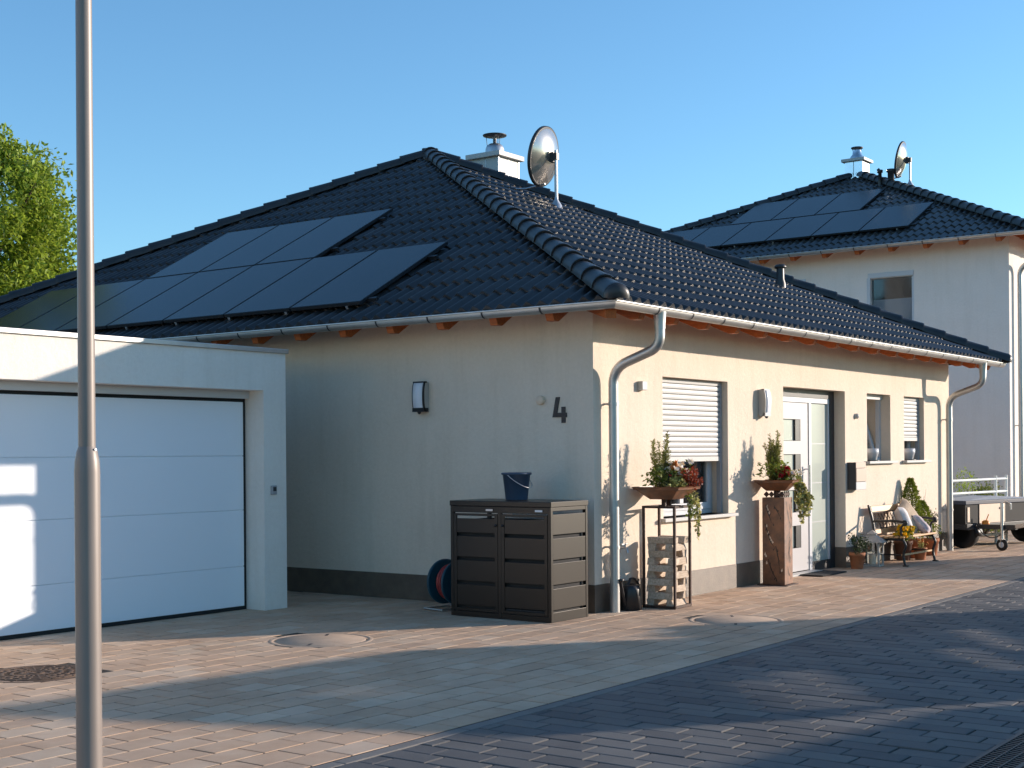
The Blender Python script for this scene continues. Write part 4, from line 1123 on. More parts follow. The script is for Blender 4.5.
for k in range(nlev):
    hh = R.uniform(.062, .070); alongx = (k % 2 == 0)
    for s in (-1, 1):
        ln = R.uniform(.135, .15); ww = R.uniform(.038, .055); b = MB()
        off = s * (.108 + R.uniform(-.012, .008)); o2 = R.uniform(-.008, .008)
        kind_ = R.random()
        if kind_ < .4 and not alongx: pr = [(-ww, 0), (ww * .9, 0), (ww * 1.1, hh * .55), (ww * .1, hh), (-ww * .7, hh)]
        elif kind_ < .7: pr = [(-ww, 0), (ww, 0), (ww * .8, hh), (-ww * R.uniform(.2, .9), hh)]
        else: pr = [(-ww * .6, 0), (ww * .7, 0), (ww, hh), (-ww, hh)]
        pr = [(p_ + R.uniform(-.004, .004), q_) for p_, q_ in pr]
        if alongx: b.prism([(off + p_, q_) for p_, q_ in pr], 0, -ln + o2, ln + o2)
        else: b.prism([(off + p_, q_) for p_, q_ in pr], 1, -ln + o2, ln + o2)
        lg = b.build('log', 'log', loc=(SX, SY, z), rotz=SR + R.uniform(-.05, .05), bevel=.005)
        side = ('front' if s < 0 else 'back') if alongx else ('left' if s < 0 else 'right')
        tag(lg, f"weathered wood billet in the planter stand, {['bottom', 'second', 'third', 'fourth', 'fifth', 'sixth', 'seventh', 'eighth', 'ninth', 'top'][k]} layer{' from below' if 0 < k < 9 else ''}, {side} side", 'log', 'stacked wood in the planter stand')
    z += hh + .0005
bowl('rusty square bowl with rosemary and red leaves on the open frame stand', (SX, SY, 1.063), rad(4), .52, .24)
bz = 1.063 + .10
rosemary('tall three sprig rosemary in the bowl on the open frame stand', (SX - .07, SY + .03, bz - .03), .62, 6, .17, dens=190)
clump('green_bush', 'yellow green bushy leaves low at the left of the wood stand bowl', 'plant', (SX - .10, SY + .03, bz), [(-.05, 0, .13), (0, -.05, .10), (-.10, .04, .08), (.03, 0, .15), (-.10, -.03, .14)], 'leaf_green', .055, .026, 40, .085)
flowers('white_flowers', 'white blossoms in the middle of the wood stand bowl', (SX + .07, SY - .10, bz), [(R.uniform(-.12, .12), R.uniform(-.08, .06), R.uniform(.10, .26)) for _ in range(22)], 'petal_white', .040)
flowers('orange_flower', 'single orange blossom beside the rosemary in the wood stand bowl', (SX - .03, SY - .10, bz), [(0, 0, .22), (.015, -.01, .24)], 'petal_orange', .045)
clump('red_leaf_plant', 'rust red foliage spilling over the right rim of the wood stand bowl', 'plant', (SX + .13, SY - .14, bz), [(R.uniform(-.14, .14), R.uniform(-.14, .08), R.uniform(-.02, .16)) for _ in range(20)], 'leaf_red', .045, .024, 22, .065)
clump('silver_plant', 'small grey green and white foliage at the front of the wood stand bowl', 'plant', (SX - .04, SY - .13, bz), [(R.uniform(-.12, .10), R.uniform(-.07, .04), R.uniform(0, .10)) for _ in range(14)], 'leaf_ivy', .036, .02, 20, .05)
ivy('variegated ivy hanging from the right side of the wood stand bowl', (SX + .22, SY - .14, bz), [[(0, 0, 0), (.05, -.05, -.10), (.05, -.06, -.28), (.03, -.07, -.50)], [(0, .02, 0), (.08, -.02, -.12), (.09, -.03, -.34)], [(-.02, 0, 0), (.02, -.06, -.15), (-.02, -.08, -.36)], [(.02, 0, 0), (.07, -.05, -.2), (.05, -.06, -.43)]])
ivy('short ivy strand below the middle of the wood stand bowl', (SX + .03, SY - .22, bz - .06), [[(0, 0, 0), (.04, -.03, -.13), (.05, -.02, -.20)], [(.04, 0, -.06), (-.02, -.03, -.18)]], 'leaf_green')

# rusty column with cut-out twigs
CX, CY, CR_ = 3.51, -.23, rad(5)
cl = thing('planter_column', 'closed rusty square column with cut twig pattern beside the front door', 'planter column', (CX, CY, 0), CR_)
hc = .132; HC = 1.0
bm = MB(); bm.box(-hc, hc, -hc, hc, .012, HC)
body = bm.build('body', 'rust', cl, bevel=.003)
b = MB(); b.box(-hc - .05, hc + .05, -hc - .05, hc + .05, 0, .012); b.build('foot_plate', 'rust_dark', cl)
# twigs and leaf holes: dark slits showing the hollow inside, pale where the far side is open
tw = MB(); pale = MB()
def slit(b, face, pts, w0):
    """thin slit shape on a face: face 'l' = -x side, 'f' = -y side; pts (s across -1..1, z)"""
    P = []
    for s, zz in pts:
        P.append(V((-hc - .0015, s * hc, zz)) if face == 'l' else V((s * hc, -hc - .0015, zz)))
    n = len(P); vs = []
    for i, p in enumerate(P):
        t = (P[min(i + 1, n - 1)] - P[max(i - 1, 0)]).normalized(); nn = V((-1, 0, 0)) if face == 'l' else V((0, -1, 0)); a = t.cross(nn)
        w = w0 * (1 - .7 * abs(2 * i / (n - 1) - .7)); vs += [p + a * w, p - a * w]
    b.add(vs, [(2 * i, 2 * i + 1, 2 * i + 3, 2 * i + 2) for i in range(n - 1)])
def leafhole(b, face, s, zz, L, ang, w=.006):
    slit(b, face, [(s - math.cos(ang) * L / hc * t, zz + math.sin(ang) * L * t) for t in (-1, -.4, .2, 1)], w)
for face, segs in (('f', [[(-.1, .30), (.05, .42), (.15, .56), (.35, .70)], [(.3, .25), (.15, .38), (.4, .47), (.45, .55)], [(-.5, .96), (-.3, .85), (.2, .72), (.65, .66)], [(-.3, .22), (.0, .12), (.5, .09)], [(.35, .92), (.5, .80), (.75, .70)]]),
                   ('l', [[(.75, .70), (.45, .58), (.2, .48), (-.2, .42)], [(-.2, .45), (-.45, .30), (-.55, .16)], [(.5, .30), (.2, .18), (-.1, .10), (-.4, .04)], [(.7, .92), (.4, .80), (.1, .70)], [(-.1, .90), (-.4, .84), (-.6, .78)]])):
    for sg in segs:
        pts = []
        for i in range(len(sg) - 1):
            for k in range(5): t = k / 5; pts.append((sg[i][0] * (1 - t) + sg[i + 1][0] * t, sg[i][1] * (1 - t) + sg[i + 1][1] * t))
        pts.append(sg[-1]); slit(tw, face, pts, .007)
        for i in range(2, len(pts), 4): leafhole(tw, face, pts[i][0] + R.uniform(-.12, .12), pts[i][1] + R.uniform(-.02, .03), R.uniform(.015, .028), R.uniform(.6, 2.4))
for s, zz, a in ((.55, .90, 1.2), (.5, .87, 1.9), (.35, .83, 1.3), (.6, .68, 1.4), (.48, .60, 1.2), (.32, .55, 2.0), (.2, .52, 1.9), (.1, .50, 2.1), (.75, .36, 1.5), (.68, .34, 1.7), (.62, .26, 1.6), (-.75, .18, 1.4)):
    leafhole(pale, 'l', s, zz, .02, a, .011)
tw.build('cutout_twig', 'black', body); pale.build('cutout_leaf', 'panel', body)
b = MB()
for i in range(4):
    for (x, y) in ((-.09 + .06 * i, -hc + .03),):
        b.box(-.024, .024, -.024, .024, -.006, .006, Matrix.Translation((x, y, HC + .036)) @ Matrix.Rotation(rad(90), 4, 'X') @ Matrix.Rotation(rad(45), 4, 'Z'))
        b.box(-.024, .024, -.024, .024, -.006, .006, Matrix.Translation((-hc + .03, x, HC + .036)) @ Matrix.Rotation(rad(90), 4, 'Y') @ Matrix.Rotation(rad(45), 4, 'Z'))
b.box(-.03, .03, -.03, .03, HC, HC + .075)
b.build('spacer_ring', 'rust_dark', cl)
bowl('rusty square bowl with red blossoms on the closed column by the door', (CX, CY, 1.076), rad(14))
bz = 1.076 + .105
rosemary('tall dense rosemary in the bowl on the closed rusty column', (CX - .04, CY + .03, bz - .03), .62, 13, .15, dens=190)
clump('green_bush', 'light green leaves round the rosemary foot in the column bowl', 'plant', (CX - .08, CY, bz), [(-.07, 0, .16), (0, -.05, .14), (-.15, .04, .13), (.05, 0, .20), (.12, -.03, .16), (-.1, -.08, .15)], 'leaf_green', .06, .028, 44, .09)
flowers('red_flowers', 'crimson red blossoms at the front of the column bowl', (CX - .05, CY - .11, bz), [(R.uniform(-.09, .08), R.uniform(-.05, .05), R.uniform(.06, .15)) for _ in range(18)], 'petal_red', .038, dense=3)
flowers('white_flowers', 'white blossoms over the right rim of the column bowl', (CX + .10, CY - .13, bz), [(R.uniform(-.16, .14), R.uniform(-.10, .06), R.uniform(.0, .13)) for _ in range(30)], 'petal_white', .032)
ivy('dense variegated ivy hanging from the column bowl towards the door', (CX + .16, CY - .10, bz + .06), [[(-.02, 0, .02), (.05 + .02 * i, -.015 * i, .03 - .03 * i), (.07 + .016 * i, -.03 - .012 * i, -.16 - .02 * i), (.04 + .012 * i, -.05, -.26 - .03 * i)] for i in range(10)], 'leaf_ivy', .055)

# door mat
b = MB(); b.box(-.37, .37, -.22, .22, .0, .014)
tag(b.build('doormat', 'mat', loc=(5.03, -.06, .004), bevel=.004), 'flat black doormat lying before the front door', 'doormat')

# terracotta pots
def pot(label, loc, r, h, rim=True, m='terra', grp='terracotta flower pots'):
    t = thing('flower_pot', label, 'flower pot', loc, 0, grp)
    b = MB(); b.lathe([(r * .001, 0), (r * .70, 0), (r * .72, .005), (r * .93, h * .80), (r * .94, h * .80), (r, h * .82), (r, h), (r * .90, h), (r * .86, h * .84), (r * .001, h * .84)], seg=32); b.build('vessel', m, t)
    b = MB(); b.lathe([(r * .85, h * .845), (.001, h * .855)], seg=20); b.build('soil', 'soil', t)
    return t
pot('small terracotta pot with bushy herb left of the lantern', (6.0, -.17, 0), .105, .21)
clump('potted_herb', 'dark green bushy herb in the terracotta pot by the door', 'plant', (6.0, -.17, .18), [(R.uniform(-.14, .14), R.uniform(-.12, .12), R.uniform(.05, .24)) for _ in range(16)], 'leaf_dark', .045, .016, 26, .06)
# lantern
ln = thing('lantern', 'weathered white metal lantern with pitched lid beside the bench', 'lantern', (6.50, -.18, 0), rad(6))
b = MB(); a = .11
b.box(-a - .01, a + .01, -a - .01, a + .01, .0, .025)
for sx in (-1, 1):
    for sy in (-1, 1): b.box(sx * a - .011, sx * a + .011, sy * a - .011, sy * a + .011, .025, .33)
b.box(-a, a, -a - .008, -a + .008, .16, .172); b.box(-a - .008, -a + .008, -a, a, .16, .172)
b.build('frame', 'lantern', ln, bevel=.002)
b = MB(); e = .175; rp = [(-e, -e, .325), (e, -e, .325), (e, e, .325), (-e, e, .325)]; rq = [(-.05, -.05, .41), (.05, -.05, .41), (.05, .05, .41), (-.05, .05, .41)]; rs = [(-e, -e, .318), (e, -e, .318), (e, e, .318), (-e, e, .318)]
b.add(rp + rq + rs, [(0, 1, 5, 4), (1, 2, 6, 5), (2, 3, 7, 6), (3, 0, 4, 7), (4, 5, 6, 7), (11, 10, 9, 8), (0, 8, 9, 1), (1, 9, 10, 2), (2, 10, 11, 3), (3, 11, 8, 0)])
b.box(-.05, .05, -.05, .05, .41, .425); b.add([(-.065, -.065, .425), (.065, -.065, .425), (.065, .065, .425), (-.065, .065, .425), (0, 0, .48)], [(0, 1, 4), (1, 2, 4), (2, 3, 4), (3, 0, 4), (3, 2, 1, 0)]); b.build('lid', 'lantern', ln)
b = MB(); b.box(-a + .01, a - .01, a - .002, a + .002, .03, .32); b.box(a - .002, a + .002, -a + .01, a - .01, .03, .32); b.build('pane', 'glass', ln)
b = MB(); b.lathe([(.045, .026), (.045, .15), (.001, .152)], seg=20); b.build('candle', 'candle', ln)

# ------------------------------------------------------------------ bench
be = thing('garden_bench', 'small cast iron garden bench with wooden slats and lattice back', 'bench', (7.17, -.36, 0), rad(-1))
BL = .60; SH = .385
for i, x in enumerate((-BL + .05, BL - .07)):
    b = MB()
    b.tube(rounded([(x, -.235, .0), (x, -.20, .16), (x, -.25, .27), (x, -.20, SH - .03)], .06), .017, 10)
    b.tube(rounded([(x, .22, .0), (x, .16, .18), (x, .18, SH - .03), (x, .21, .58), (x, .27, .80)], .08), .018, 10)
    b.tube([(x, -.22, SH - .03), (x, .19, SH - .035)], .017, 10); b.tube([(x, -.20, .15), (x, .16, .15)], .010, 8)
    b.tube(rounded([(x, -.19, SH - .02), (x, -.17, .52), (x, -.25, .575), (x, -.10, .60), (x, .21, .585)], .05), .016, 10)
    b.tube([(x + .0, -.225 + .03 * math.cos(t), .57 + .03 * math.sin(t)) for t in [i2 * math.pi / 8 for i2 in range(15)]], .012, 8)
    b.box(x - .022, x + .022, -.275, -.205, 0, .018); b.box(x - .022, x + .022, .19, .25, 0, .018)
    b.build('end_frame', 'iron', be)
for k in range(6):
    b = MB(); y = -.235 + k * .074; b.box(-BL, BL, y, y + .055, SH - .012 - .008 * (k > 2), SH + .012 - .008 * (k > 2)); b.build('seat_slat', 'slat', be, bevel=.005)
b = MB(); b.box(-BL + .04, BL - .06, -.205, -.185, .14, .162); b.build('stretcher', 'slat', be)
def bk_pt(x, z): 
    yy = .185 + (z - .40) * .2
    return V((x, yy, z))
for z0, z1 in ((.705, .785), (.415, .475)):
    b = MB(); b.prism([(bk_pt(0, z0).y - .02, z0), (bk_pt(0, z0).y + .004, z0), (bk_pt(0, z1).y + .004, z1), (bk_pt(0, z1).y - .02, z1)], 0, -BL + .065, BL - .085); b.build('back_slat', 'slat', be, bevel=.005)
b = MB(); n = 10; xa, xb = -BL + .07, BL - .09; za, zb = .485, .70
for i in range(n * 2 + 4):
    for s in (1, -1):
        # diagonals clipped to the frame
        w_ = (xb - xa) / n; x0 = xa + (i - 2) * w_ / 1.0; dx = w_ * 1.25 * s
        t0, t1 = 0., 1.
        p0 = x0 if s > 0 else x0 + w_ * 1.25; p1 = p0 + dx
        if max(p0, p1) < xa or min(p0, p1) > xb: continue
        def cl(t): return p0 + (p1 - p0) * t
        if p0 < xa: t0 = (xa - p0) / (p1 - p0)
        if p0 > xb: t0 = (xb - p0) / (p1 - p0)
        if p1 > xb: t1 = (xb - p0) / (p1 - p0)
        if p1 < xa: t1 = (xa - p0) / (p1 - p0)
        if t1 - t0 < .05: continue
        b.bar(bk_pt(cl(t0), za + (zb - za) * t0) - V((0, .008, 0)), bk_pt(cl(t1), za + (zb - za) * t1) - V((0, .008, 0)), .006, .007)
for z in (za, zb): b.bar(bk_pt(xa, z) - V((0, .008, 0)), bk_pt(xb, z) - V((0, .008, 0)), .014, .014)
for x in (xa, xb): b.bar(bk_pt(x, za) - V((0, .008, 0)), bk_pt(x, zb) - V((0, .008, 0)), .016, .016)
b.build('lattice', 'iron', be)
def cushion(label, loc, rot, s, th, m):
    n = 14; b = MB(); vs = []
    for side in (1, -1):
        for i in range(n + 1):
            for j in range(n + 1):
                u, v = 2 * i / n - 1, 2 * j / n - 1
                pin = 1 - .10 * (1 - abs(v)) * 0 ; k = max(0, (1 - u ** 4) * (1 - v ** 4)) ** .5
                sx = u * (1 - .07 * (1 - v * v)); sy = v * (1 - .07 * (1 - u * u))
                vs.append(V((sx * s, sy * s, side * th * k + R.uniform(-.003, .003))))
    fs = []; N_ = (n + 1) ** 2
    for sd in (0, 1):
        for i in range(n):
            for j in range(n):
                a_ = sd * N_ + i * (n + 1) + j; q = (a_, a_ + 1, a_ + n + 2, a_ + n + 1); fs.append(q if sd else q[::-1])
    b.add(vs, fs, True); o = b.build('cushion', m, loc=loc); o.rotation_euler = rot
    return tag(o, label, 'cushion', 'cushions on the bench')
cushion('white cushion leaning in the middle of the bench', (7.28, -.32, .575), (rad(68), rad(0), rad(20)), .20, .085, 'cushion_a')
cushion('beige cushion leaning tilted at the right end of the bench', (7.52, -.30, .60), (rad(62), rad(-22), rad(8)), .235, .085, 'cushion_b')
cushion('pale mottled cushion at the front right of the bench seat', (7.60, -.45, .50), (rad(48), rad(8), rad(14)), .16, .07, 'cushion_p')
flowers('yellow_flowers', 'yellow blossoms by the left armrest of the bench', (6.78, -.52, .37), [(R.uniform(-.16, .16), R.uniform(-.08, .08), R.uniform(.03, .14)) for _ in range(34)], 'petal_yellow', .040, dense=2)
pot('wide shadowed terracotta pot under the bench', (7.66, -.17, 0), .13, .27, m='terra_shade')
pot('small terracotta pot with mixed flowers at the right bench leg', (7.86, -.34, 0), .095, .17)
flowers('mixed_flowers', 'orange and green flowers in the pot at the right bench leg', (7.86, -.34, .16), [(R.uniform(-.09, .09), R.uniform(-.08, .08), R.uniform(.04, .14)) for _ in range(9)], 'petal_orange', .022, 'leaf_ivy', 20)
pot('terracotta pot right of the bench by the far downspout', (8.72, -.18, 0), .13, .25)
clump('potted_shrub', 'dark loose shrub in the pot by the far downspout', 'plant', (8.72, -.18, .22), [(R.uniform(-.20, .18), R.uniform(-.14, .12), R.uniform(.08, .40)) for _ in range(18)], 'leaf_dark', .05, .014, 24, .08)
pot('terracotta pot holding the dwarf conifer behind the bench', (8.12, -.14, 0), .15, .27)
# dwarf conifer
dc = thing('dwarf_conifer', 'bright green dwarf conifer rising behind the bench', 'conifer', (8.12, -.14, .24))
b = MB(); b.t = []
def cone_crown(b, c, h, r, n, L=.04):
    for i in range(n):
        t = R.random() ** .75; a = R.uniform(0, 6.283); bumpf = 1 + .16 * math.sin(5 * a + t * 9) + R.uniform(-.12, .1)
        rr = r * (1 - t) ** .8 * bumpf * R.uniform(.55, 1.0) + .012
        p = V(c) + V((rr * math.cos(a), rr * math.sin(a), h * t)); d = V((math.cos(a), math.sin(a), .9)) + rv() * .6
        b.leaf(p, d, rv(), L * R.uniform(.6, 1.2), L * .36, R.random())
cone_crown(b, (-.02, .02, .02), .86, .25, 3600); cone_crown(b, (.26, -.04, .05), .50, .25, 2400)
b.build('crown', 'leaf_conifer', dc); b = MB(); b.tube([(0, 0, -.02), (0, 0, .75)], [.014, .004], 8); b.tube([(.02, 0, -.02), (.20, -.02, .42)], [.010, .003], 8); b.build('trunk', 'bark', dc)
b = MB()
for i in range(7): b.tube([(0, 0, 0), (R.uniform(-.03, .06), R.uniform(-.03, .03), .25), (R.uniform(-.08, .14), R.uniform(-.05, .05), R.uniform(.5, .78))], [.004, .003, .0015], 5)
tag(b.build('dry_twigs', 'bark', loc=(8.62, -.10, .22)), 'thin dry twigs standing against the wall by the far downspout', 'twigs')
# white pots on the window sills
for x, lb in ((7.02, 'white ceramic pot on the sill of the tilted window'), (8.42, 'white ceramic pot on the sill below the half closed narrow shutter')):
    t = thing('sill_pot', lb, 'pot', (x, .03, 1.3855), 0, 'white pots on the window sills')
    b = MB(); b.lathe([(.001, 0), (.07, 0), (.095, .10), (.10, .105), (.10, .17), (.092, .17), (.088, .11), (.001, .105)], seg=24); b.build('vessel', 'white', t)
    b = MB(); b.lathe([(.11, 0), (.115, .012), (.001, .012)], seg=24); b.build('saucer', 'black', t)

# ------------------------------------------------------------------ car trailer
fn = V((-.25, -.968, 0)); TW = V((.968, -.25, 0))           # front normal, width direction
WW, LL = 2.1, 2.0; ZB, ZT = .39, .715
mid = spot(984, 0, 21.4); c0 = V((mid.x, mid.y, 0)) - TW * .625      # left front corner of the box
TR = math.atan2(TW.y, TW.x)
tr = thing('car_trailer', 'small car trailer with grey cover parked past the bungalow end', 'trailer', tuple(c0), TR)     # local x = width, local y = backwards
b = MB(); b.box(.37, 1.10, -.012, -.001, ZB - .0, ZT - .03); b.build('front_board', 'panel', tr, bevel=.003)
b = MB(); b.box(0, .02, .0, LL, ZB, ZT); b.box(WW - .02, WW, .0, LL, ZB, ZT); b.box(.021, WW - .021, LL - .02, LL, ZB, ZT); b.box(.021, WW - .021, .0, .02, ZB, ZT); b.box(.021, WW - .021, .021, LL - .021, ZB, ZB + .02); b.build('box', 'rubber', tr)
b = MB(); b.box(.05, .11, -.010, 0, ZB + .03, ZT - .07); b.build('corner_reflector', 'panel', tr)
b = MB(); b.box(-.02, WW + .02, -.02, LL + .02, ZT - .03, ZT + .03); b.build('cover_edge', 'tarp_blue', tr, bevel=.01)
b = MB(); z_ = ZT + .033; b.add([(-.015, -.015, z_), (WW + .015, -.015, z_), (WW + .015, LL, z_), (-.015, LL, z_), (WW / 2, .2, z_ + .05), (WW / 2, LL - .2, z_ + .05)], [(0, 1, 4), (1, 2, 5, 4), (2, 3, 5), (3, 0, 4, 5)]); b.build('cover', 'tarp', tr)
b = MB(); b.box(.0, WW, -.03, LL, ZB - .09, ZB - .005); b.box(-.05, WW + .05, .95, 1.05, .2, ZB - .09); b.build('chassis', 'anth', tr, bevel=.005)
b = MB(); b.bar((.26, .3, ZB - .05), (.22, -.72, ZB - .03), .06, .07); b.build('drawbar', 'anth', tr)
b = MB(); b.bar((.22, -.72, ZB - .02), (.22, -.92, ZB + .02), .06, .06); b.lathe([(.03, -.03), (.045, 0), (.03, .05), (0, .06)], (.22, -.92, ZB), 16); b.build('coupling', 'steel_brushed', tr)
def wheel(c, r, wd, parent, ax='X'):
    mt = Matrix.Rotation(rad(90), 4, 'Y')
    b = MB(); b.lathe([(r * .62, -wd / 2), (r * .92, -wd / 2), (r, -wd * .32), (r, wd * .32), (r * .92, wd / 2), (r * .62, wd / 2), (r * .62, -wd / 2)], c, 32, mt); wl = b.build('wheel', 'rubber', parent)
    b = MB(); b.lathe([(r * .62, -wd * .4), (r * .5, -wd * .2), (r * .2, -wd * .45), (.001, -wd * .46)], c, 24, mt); b.lathe([(r * .62, wd * .4), (r * .5, wd * .2), (.001, wd * .3)], c, 24, mt); b.build('rim', 'steel_brushed', wl)
wheel((.30, .22, .25), .25, .17, tr); wheel((WW - .02, .22, .25), .235, .15, tr)
for x in (.20, WW - .12):
    b = MB(); vs = []; seg = 12
    for xx in (x, x + .18):
        for k in range(seg + 1): a = math.pi * k / seg; vs.append((xx, .22 + .29 * math.cos(a), .2 + .27 * math.sin(a)))
    b.add(vs, [(k, k + 1, seg + 2 + k, seg + 1 + k) for k in range(seg)], True); o = b.build('mudguard', 'black', tr); md = o.modifiers.new('s', 'SOLIDIFY'); md.thickness = .01
b = MB(); jx, jy = .16, -.52
b.tube([(jx, jy, .17), (jx, jy, .72)], .024, 12); b.tube([(jx, jy, .72), (jx - .02, jy - .08, .76), (jx - .02, jy - .16, .72)], .010, 8); b.tube([(jx - .02, jy - .16, .72), (jx - .02, jy - .16, .63)], .013, 8)
b.bar((jx - .03, jy, .17), (jx - .03, jy, .06), .008, .03); b.bar((jx + .03, jy, .17), (jx + .03, jy, .06), .008, .03); b.box(jx - .035, jx + .035, jy - .03, jy + .03, .165, .18)
b.build('jockey_stand', 'alu', tr)
b = MB(); b.lathe([(.04, -.022), (.085, -.022), (.092, -.012), (.092, .012), (.085, .022), (.04, .022)], (jx, jy, .092), 24, Matrix.Rotation(rad(90), 4, 'Y')); jw = b.build('jockey_wheel', 'rubber', tr)
b = MB(); b.lathe([(.045, -.024), (.001, -.026)], (jx, jy, .092), 16, Matrix.Rotation(rad(90), 4, 'Y')); b.build('rim', 'white', jw)
b = MB(); b.lathe([(.03, 0), (.055, .02), (.06, .08), (.03, .10), (0, .105)], (.40, -.10, ZB - .05), 16); b.tube([(.41, -.10, ZB + .04), (.45, -.12, ZB + .14)], .008, 6); b.build('marker_lamp', 'orange', tr)
b = MB(); b.tube(bezier((.13, -.1, ZB - .02), (.3, -.2, .1), (.35, -.3, .15), (.24, -.6, ZB - .05), 12), .008, 8); b.build('cable', 'black', tr)
b = MB(); b.box(.93, 1.05, -.02, -.012, ZT - .12, ZT - .09); b.build('fastener', 'black', tr)

# ------------------------------------------------------------------ railing and planting in front of the neighbour's house
A_, B_ = spot(952, 481.5, 21.75), spot(1006, 478.5, 22.6)
rl = thing('railing', 'white two bar metal railing behind the trailer', 'railing', (A_.x, A_.y, 0))
dv = (B_ - A_); dv.z = 0; ext = dv.normalized()
b = MB(); z1, z0 = A_.z, B_.z
for dz in (0, -.205, -.90): b.tube([V((0, 0, A_.z + dz)) - ext * .8, V((dv.x, dv.y, B_.z + dz)) + ext * .02], .022, 10)
b.build('rail', 'rail', rl)
for t in (-.15, .8, 1.0):
    P = dv * t; b = MB(); b.tube([(P.x, P.y, 0), (P.x, P.y, A_.z + (B_.z - A_.z) * t + .06)], .024, 10); b.build('post', 'rail', rl)
def bushy(name, label, c, rx, ry, rz, n, ml, L, grp=None):
    t = thing(name, label, 'shrub', c, 0, grp); b = MB(); b.t = []
    cl_ = [(rv(), R.uniform(.25, .5)) for _ in range(9)]
    for i in range(n):
        d, rr = cl_[i % 9]; q = d * .6 + rv() * rr * R.random() ** .4
        b.leaf((q.x * rx, q.y * ry, rz + q.z * rz), rv() + V((0, 0, .3)), rv(), L * R.uniform(.6, 1.2), L * .5, R.random())
    b.build('foliage', ml, t); st_ = MB()
    for i in range(6): a = i * 1.05; st_.tube([(0, 0, 0), (rx * .3 * math.cos(a), ry * .3 * math.sin(a), rz * .7), (rx * .6 * math.cos(a), ry * .6 * math.sin(a), rz * 1.4)], [.02, .012, .004], 6)
    st_.build('stem', 'bark', t)
gc = spot(957, 520, 23.6); bushy('shrub', 'yellow green shrub behind the left end of the white railing', (gc.x, gc.y, 0), .45, .45, .62, 2600, 'leaf_tree', .05, 'shrubs by the railing')
gc = spot(985, 520, 24.2); bushy('shrub', 'low dull green shrub behind the middle of the white railing', (gc.x, gc.y, 0), .85, .5, .50, 3600, 'leaf_green', .05, 'shrubs by the railing')

# ------------------------------------------------------------------ tree behind the bungalow
def tree(label, c, h, crx, crz, n, cz, ml='leaf_tree', L=.11):
    t = thing('tree', label, 'tree', c); b = MB(); top = V((.1, .1, h * .8))
    b.tube([(0, 0, -.1), (.05, 0, h * .25), (.0, .08, h * .5), top], [.20, .16, .11, .03], 12)
    limbs = []
    for i in range(16):
        a = i * 2.4; z0 = h * R.uniform(.28, .7); e = V((math.cos(a) * crx * R.uniform(.55, .9), math.sin(a) * crx * R.uniform(.55, .9), min(h * .95, z0 + h * R.uniform(.05, .25))))
        s_ = V((.03, .04, z0)); m_ = (s_ + e) / 2 + V((0, 0, -.1)); b.tube([s_, m_, e], [.06, .04, .012], 6); limbs.append(e)
    b.build('trunk', 'bark', t); b = MB(); b.t = []
    cs = [(e, R.uniform(.45, .8)) for e in limbs]
    while len(cs) < 130:
        d = rv(); q = V((d.x * crx, d.y * crx, cz + d.z * crz)) * 1; q = V((q.x * R.uniform(.6, 1), q.y * R.uniform(.6, 1), q.z)); cs.append((q, R.uniform(.35, .65)))
    for i in range(n):
        c_, r_ = cs[i % len(cs)]; q = c_ + rv() * r_ * R.random() ** .45; q.z += R.uniform(-.05, .05)
        out = (q - V((0, 0, cz))).normalized()
        b.leaf(q, rv() * .9 + out * .5 + V((0, 0, -.35)), V((0, 0, 1)) + rv() * .8, L * R.uniform(.6, 1.25), L * .52, R.random())
    b.build('crown', ml, t); return t
tc_ = spot(-18, 400, 24.5); tree('bushy yellow green tree rising behind the bungalow roof at the left', (tc_.x, tc_.y, 0), 7.0, 1.75, 2.75, 80000, 4.35, L=.115)

